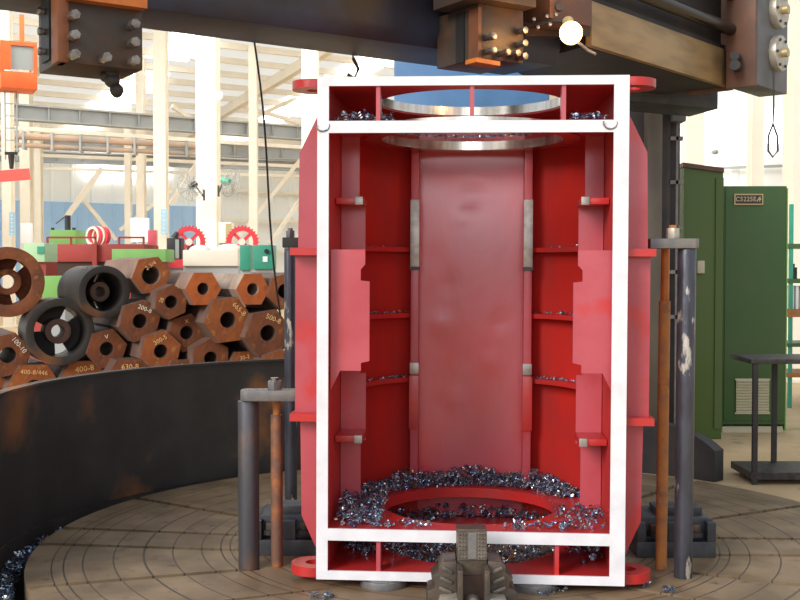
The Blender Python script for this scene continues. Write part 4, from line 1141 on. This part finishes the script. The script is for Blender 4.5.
# ================================================================= STACK OF HEXAGONAL BLOCKS AND RINGS
YS = 9.5
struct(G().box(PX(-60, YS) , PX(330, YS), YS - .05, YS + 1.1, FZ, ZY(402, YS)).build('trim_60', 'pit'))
axd = Vector((-.46, .888, 0)).normalized()
HEX = [  # zoom centre x, y, outer radius px, hole px, rot, text, text angle, chalk, rust tone, body length, label
    (378, 138, 46, 23, .15, '2-3/4', .6, 'chalk', 1, .85, 'largest hexagonal block on top of the stack with chalk marks all over its face'),
    (508, 172, 43, 15, .0, None, 0, None, 2, .8, 'bright orange hexagonal block on the top row, beside the chalk-covered one'),
    (632, 173, 41, 15, .0, None, 0, None, 2, .8, 'bright orange hexagonal block on the top row with a pale scraped body'),
    (712, 178, 44, 18, .3, '400', -.3, 'chalk', 1, .6, 'hexagonal block at the far end of the top row, partly behind the slim post'),
    (428, 205, 41, 16, .4, '28', 1.1, 'chalk', 0, .6, 'small hexagonal block below the largest one, chalk mark on its upper corner'),
    (350, 253, 50, 18, .25, '200-8', -.4, 'chalkw', 0, .7, 'hexagonal block with white chalk 200-8 beneath the largest one'),
    (467, 282, 46, 17, .3, 'X', .2, 'chalk', 0, .6, 'dark hexagonal block in the middle row between two chalked ones'),
    (570, 250, 58, 20, .1, '665-8', -.8, 'chalk', 1, .75, 'wide hexagonal block under the two bright orange ones, chalk running down its corner'),
    (670, 283, 58, 20, .15, '500-8', -.4, 'chalk', 0, .7, 'wide hexagonal block beside the slim post, chalk 500-8 near its upper corner'),
    (267, 322, 48, 17, .2, 'V', .2, 'chalkw', 0, .6, 'hexagonal block with a chalk V touching the big black ring'),
    (402, 328, 50, 17, .3, '300-5', .5, 'chalk', 1, .65, 'hexagonal block with chalk 300-5 in the row above the guard'),
    (527, 346, 48, 17, .5, None, 0, None, 0, .7, 'dark rounded hexagonal block without chalk just above the guard'),
    (612, 372, 46, 14, .0, '30-2', .2, 'chalk', 1, .6, 'hexagonal block with chalk 30-2 half sunk behind the guard'),
    (20, 338, 54, 20, .2, '100-10', -.9, 'chalkw', 0, .6, 'hexagonal block with chalk 100-10 under the rusty open ring'),
    (85, 420, 62, 20, .0, '400-8/446', -.1, 'chalk', 1, .6, 'hexagonal block half behind the guard with the longest chalk number'),
    (212, 412, 64, 20, .0, '400-8', .1, 'chalk', 1, .6, 'hexagonal block half behind the guard with chalk 400-8'),
    (325, 405, 60, 18, .0, '630-8', .0, 'chalk', 0, .6, 'hexagonal block mostly behind the guard with chalk 630-8'),
    (455, 395, 48, 16, .0, '8', .0, 'chalk', 0, .6, 'hexagonal block of which only the top edge rises above the guard'),
    (-5, 432, 38, 12, .1, None, 0, None, 1, .6, 'plain hexagonal block at the near end of the guard'),
    (696, 372, 46, 14, .3, None, 0, None, 1, .6, 'orange brown hexagonal block behind the slim post above the guard'),
]
RUST = [mat('dark_rust_%d' % i, c, .75, .1, c2=c2, scale=7, c3=c3, s3=14, lo3=.55, hi3=.72, bump=.2) for i, (c, c2, c3) in enumerate((
    ((.24, .072, .025), (.13, .045, .022), (.34, .12, .035)), ((.36, .105, .026), (.24, .065, .02), (.46, .20, .06)), ((.55, .14, .03), (.46, .11, .025), (.34, .09, .03))))]
RBODY = [mat('block_side_%d' % i, c, .7, .1, c2=c2, scale=5, bump=.1) for i, (c, c2) in enumerate((((.11, .06, .045), (.15, .09, .07)), ((.30, .19, .14), (.22, .13, .10)), ((.42, .33, .27), (.30, .2, .15))))]
for i, (zx, zy, r, hr, rot, tx, ta, cm, tone, L, lab) in enumerate(HEX):
    px, py = zx / 2.5, 220 + zy / 2.5; dep = YS + (.10 if i % 3 == 0 else 0) - (.04 if i % 3 == 1 else 0)
    c = W(px, py, dep); rr = r / 2.5 / F * dep * 1.09; hh = hr / 2.5 / F * dep
    yaw = math.atan2(-axd.x, axd.y)
    t = thing('hexagonal_block', lab, 'steel block', c, yaw, 'rusty hexagonal blocks behind the guard')
    g = G(); g.tube((0, 0, 0), (0, L * 1.5, 0), rr, hh, 48, 6, rot)
    bd = g.build('body', RBODY[1 if i in (0, 1) else 2 if i == 2 else 0], t)
    # face disc in rustier tone as part
    G().tube((0, -.006, 0), (0, .001, 0), rr * .985, hh * 1.05, 48, 6, rot).build('sawn_face', RUST[tone], t)
    if tx:
        ang = ta + (PI * .5 - .6 if False else 0)
        off = Vector((math.sin(-ta) * .1, 0, math.cos(ta) * 1)) * rr * .58
        if ta < -.5: off = Vector((rr * .45, 0, rr * .42))
        elif ta < -.2: off = Vector((rr * .22, 0, rr * .56))
        elif ta > .8: off = Vector((-rr * .55, 0, rr * .1))
        text('chalk_mark', tx, rr * (.29 if len(tx) < 7 else .24), cm, t, (off.x, -.0085, off.z), (PI / 2, -ta if ta < 0 else -ta, 0), .0012)
# big rings
RINGS = [(20, 155, 88, .66, 1, 'large rusty open ring with an inner hub, cut off by the photo edge'),
         (152, 280, 84, .77, 0, 'largest black ring with an open spoked hub in the middle of the stack'),
         (262, 180, 66, .74, 0, 'shorter black drum ring with drilled holes on its outer side')]
for i, (zx, zy, r, f, tone, lab) in enumerate(RINGS):
    px, py = zx / 2.5, 220 + zy / 2.5; dep = YS - .06; c = W(px, py, dep); ro = r / 2.5 / F * dep; L = (.40, .45, .60)[i]
    t = thing('wheel_ring', lab, 'ring', c, math.atan2(-axd.x, axd.y) + (-.1, 0, .12)[i], 'large rings lying on the hexagonal blocks')
    mm = RUST[0] if tone else M['guard']
    G().tube((0, 0, 0), (0, L, 0), ro, ro * f, 64).build('rim', mm, t, .004)
    G().tube((0, .12, 0), (0, L * .8, 0), ro * .38, ro * .20, 40).build('hub', RUST[0] if tone else RBODY[0], t, .004)
    for k in range(3):
        a0 = 2 * PI * k / 3 + 1.1; a1 = a0 + (1.75, 1.55, 1.95)[i]; N_ = 12
        an = [a0 + (a1 - a0) * q / N_ for q in range(N_ + 1)]
        pts = [(math.cos(a) * ro * .36, L * .7, math.sin(a) * ro * .36) for a in an] + [(math.cos(a) * ro * (f + .02), L * .7, math.sin(a) * ro * (f + .02)) for a in an[::-1]]
        G().prism(pts, (0, .05, 0)).build('web', mm, t)
    if i == 2:
        g = G()
        for k in range(2):
            for q in range(2):
                a = 1.9 + q * .22; d = Vector((math.cos(a), 0, math.sin(a))); g.cyl(d * (ro - .004) + Vector((0, .12 + k * .1, 0)), d * (ro + .003) + Vector((0, .12 + k * .1, 0)), .010, 10)
        g.build('hole_shade', 'black', t)  # black discs on the rim, painting the shade inside drilled holes
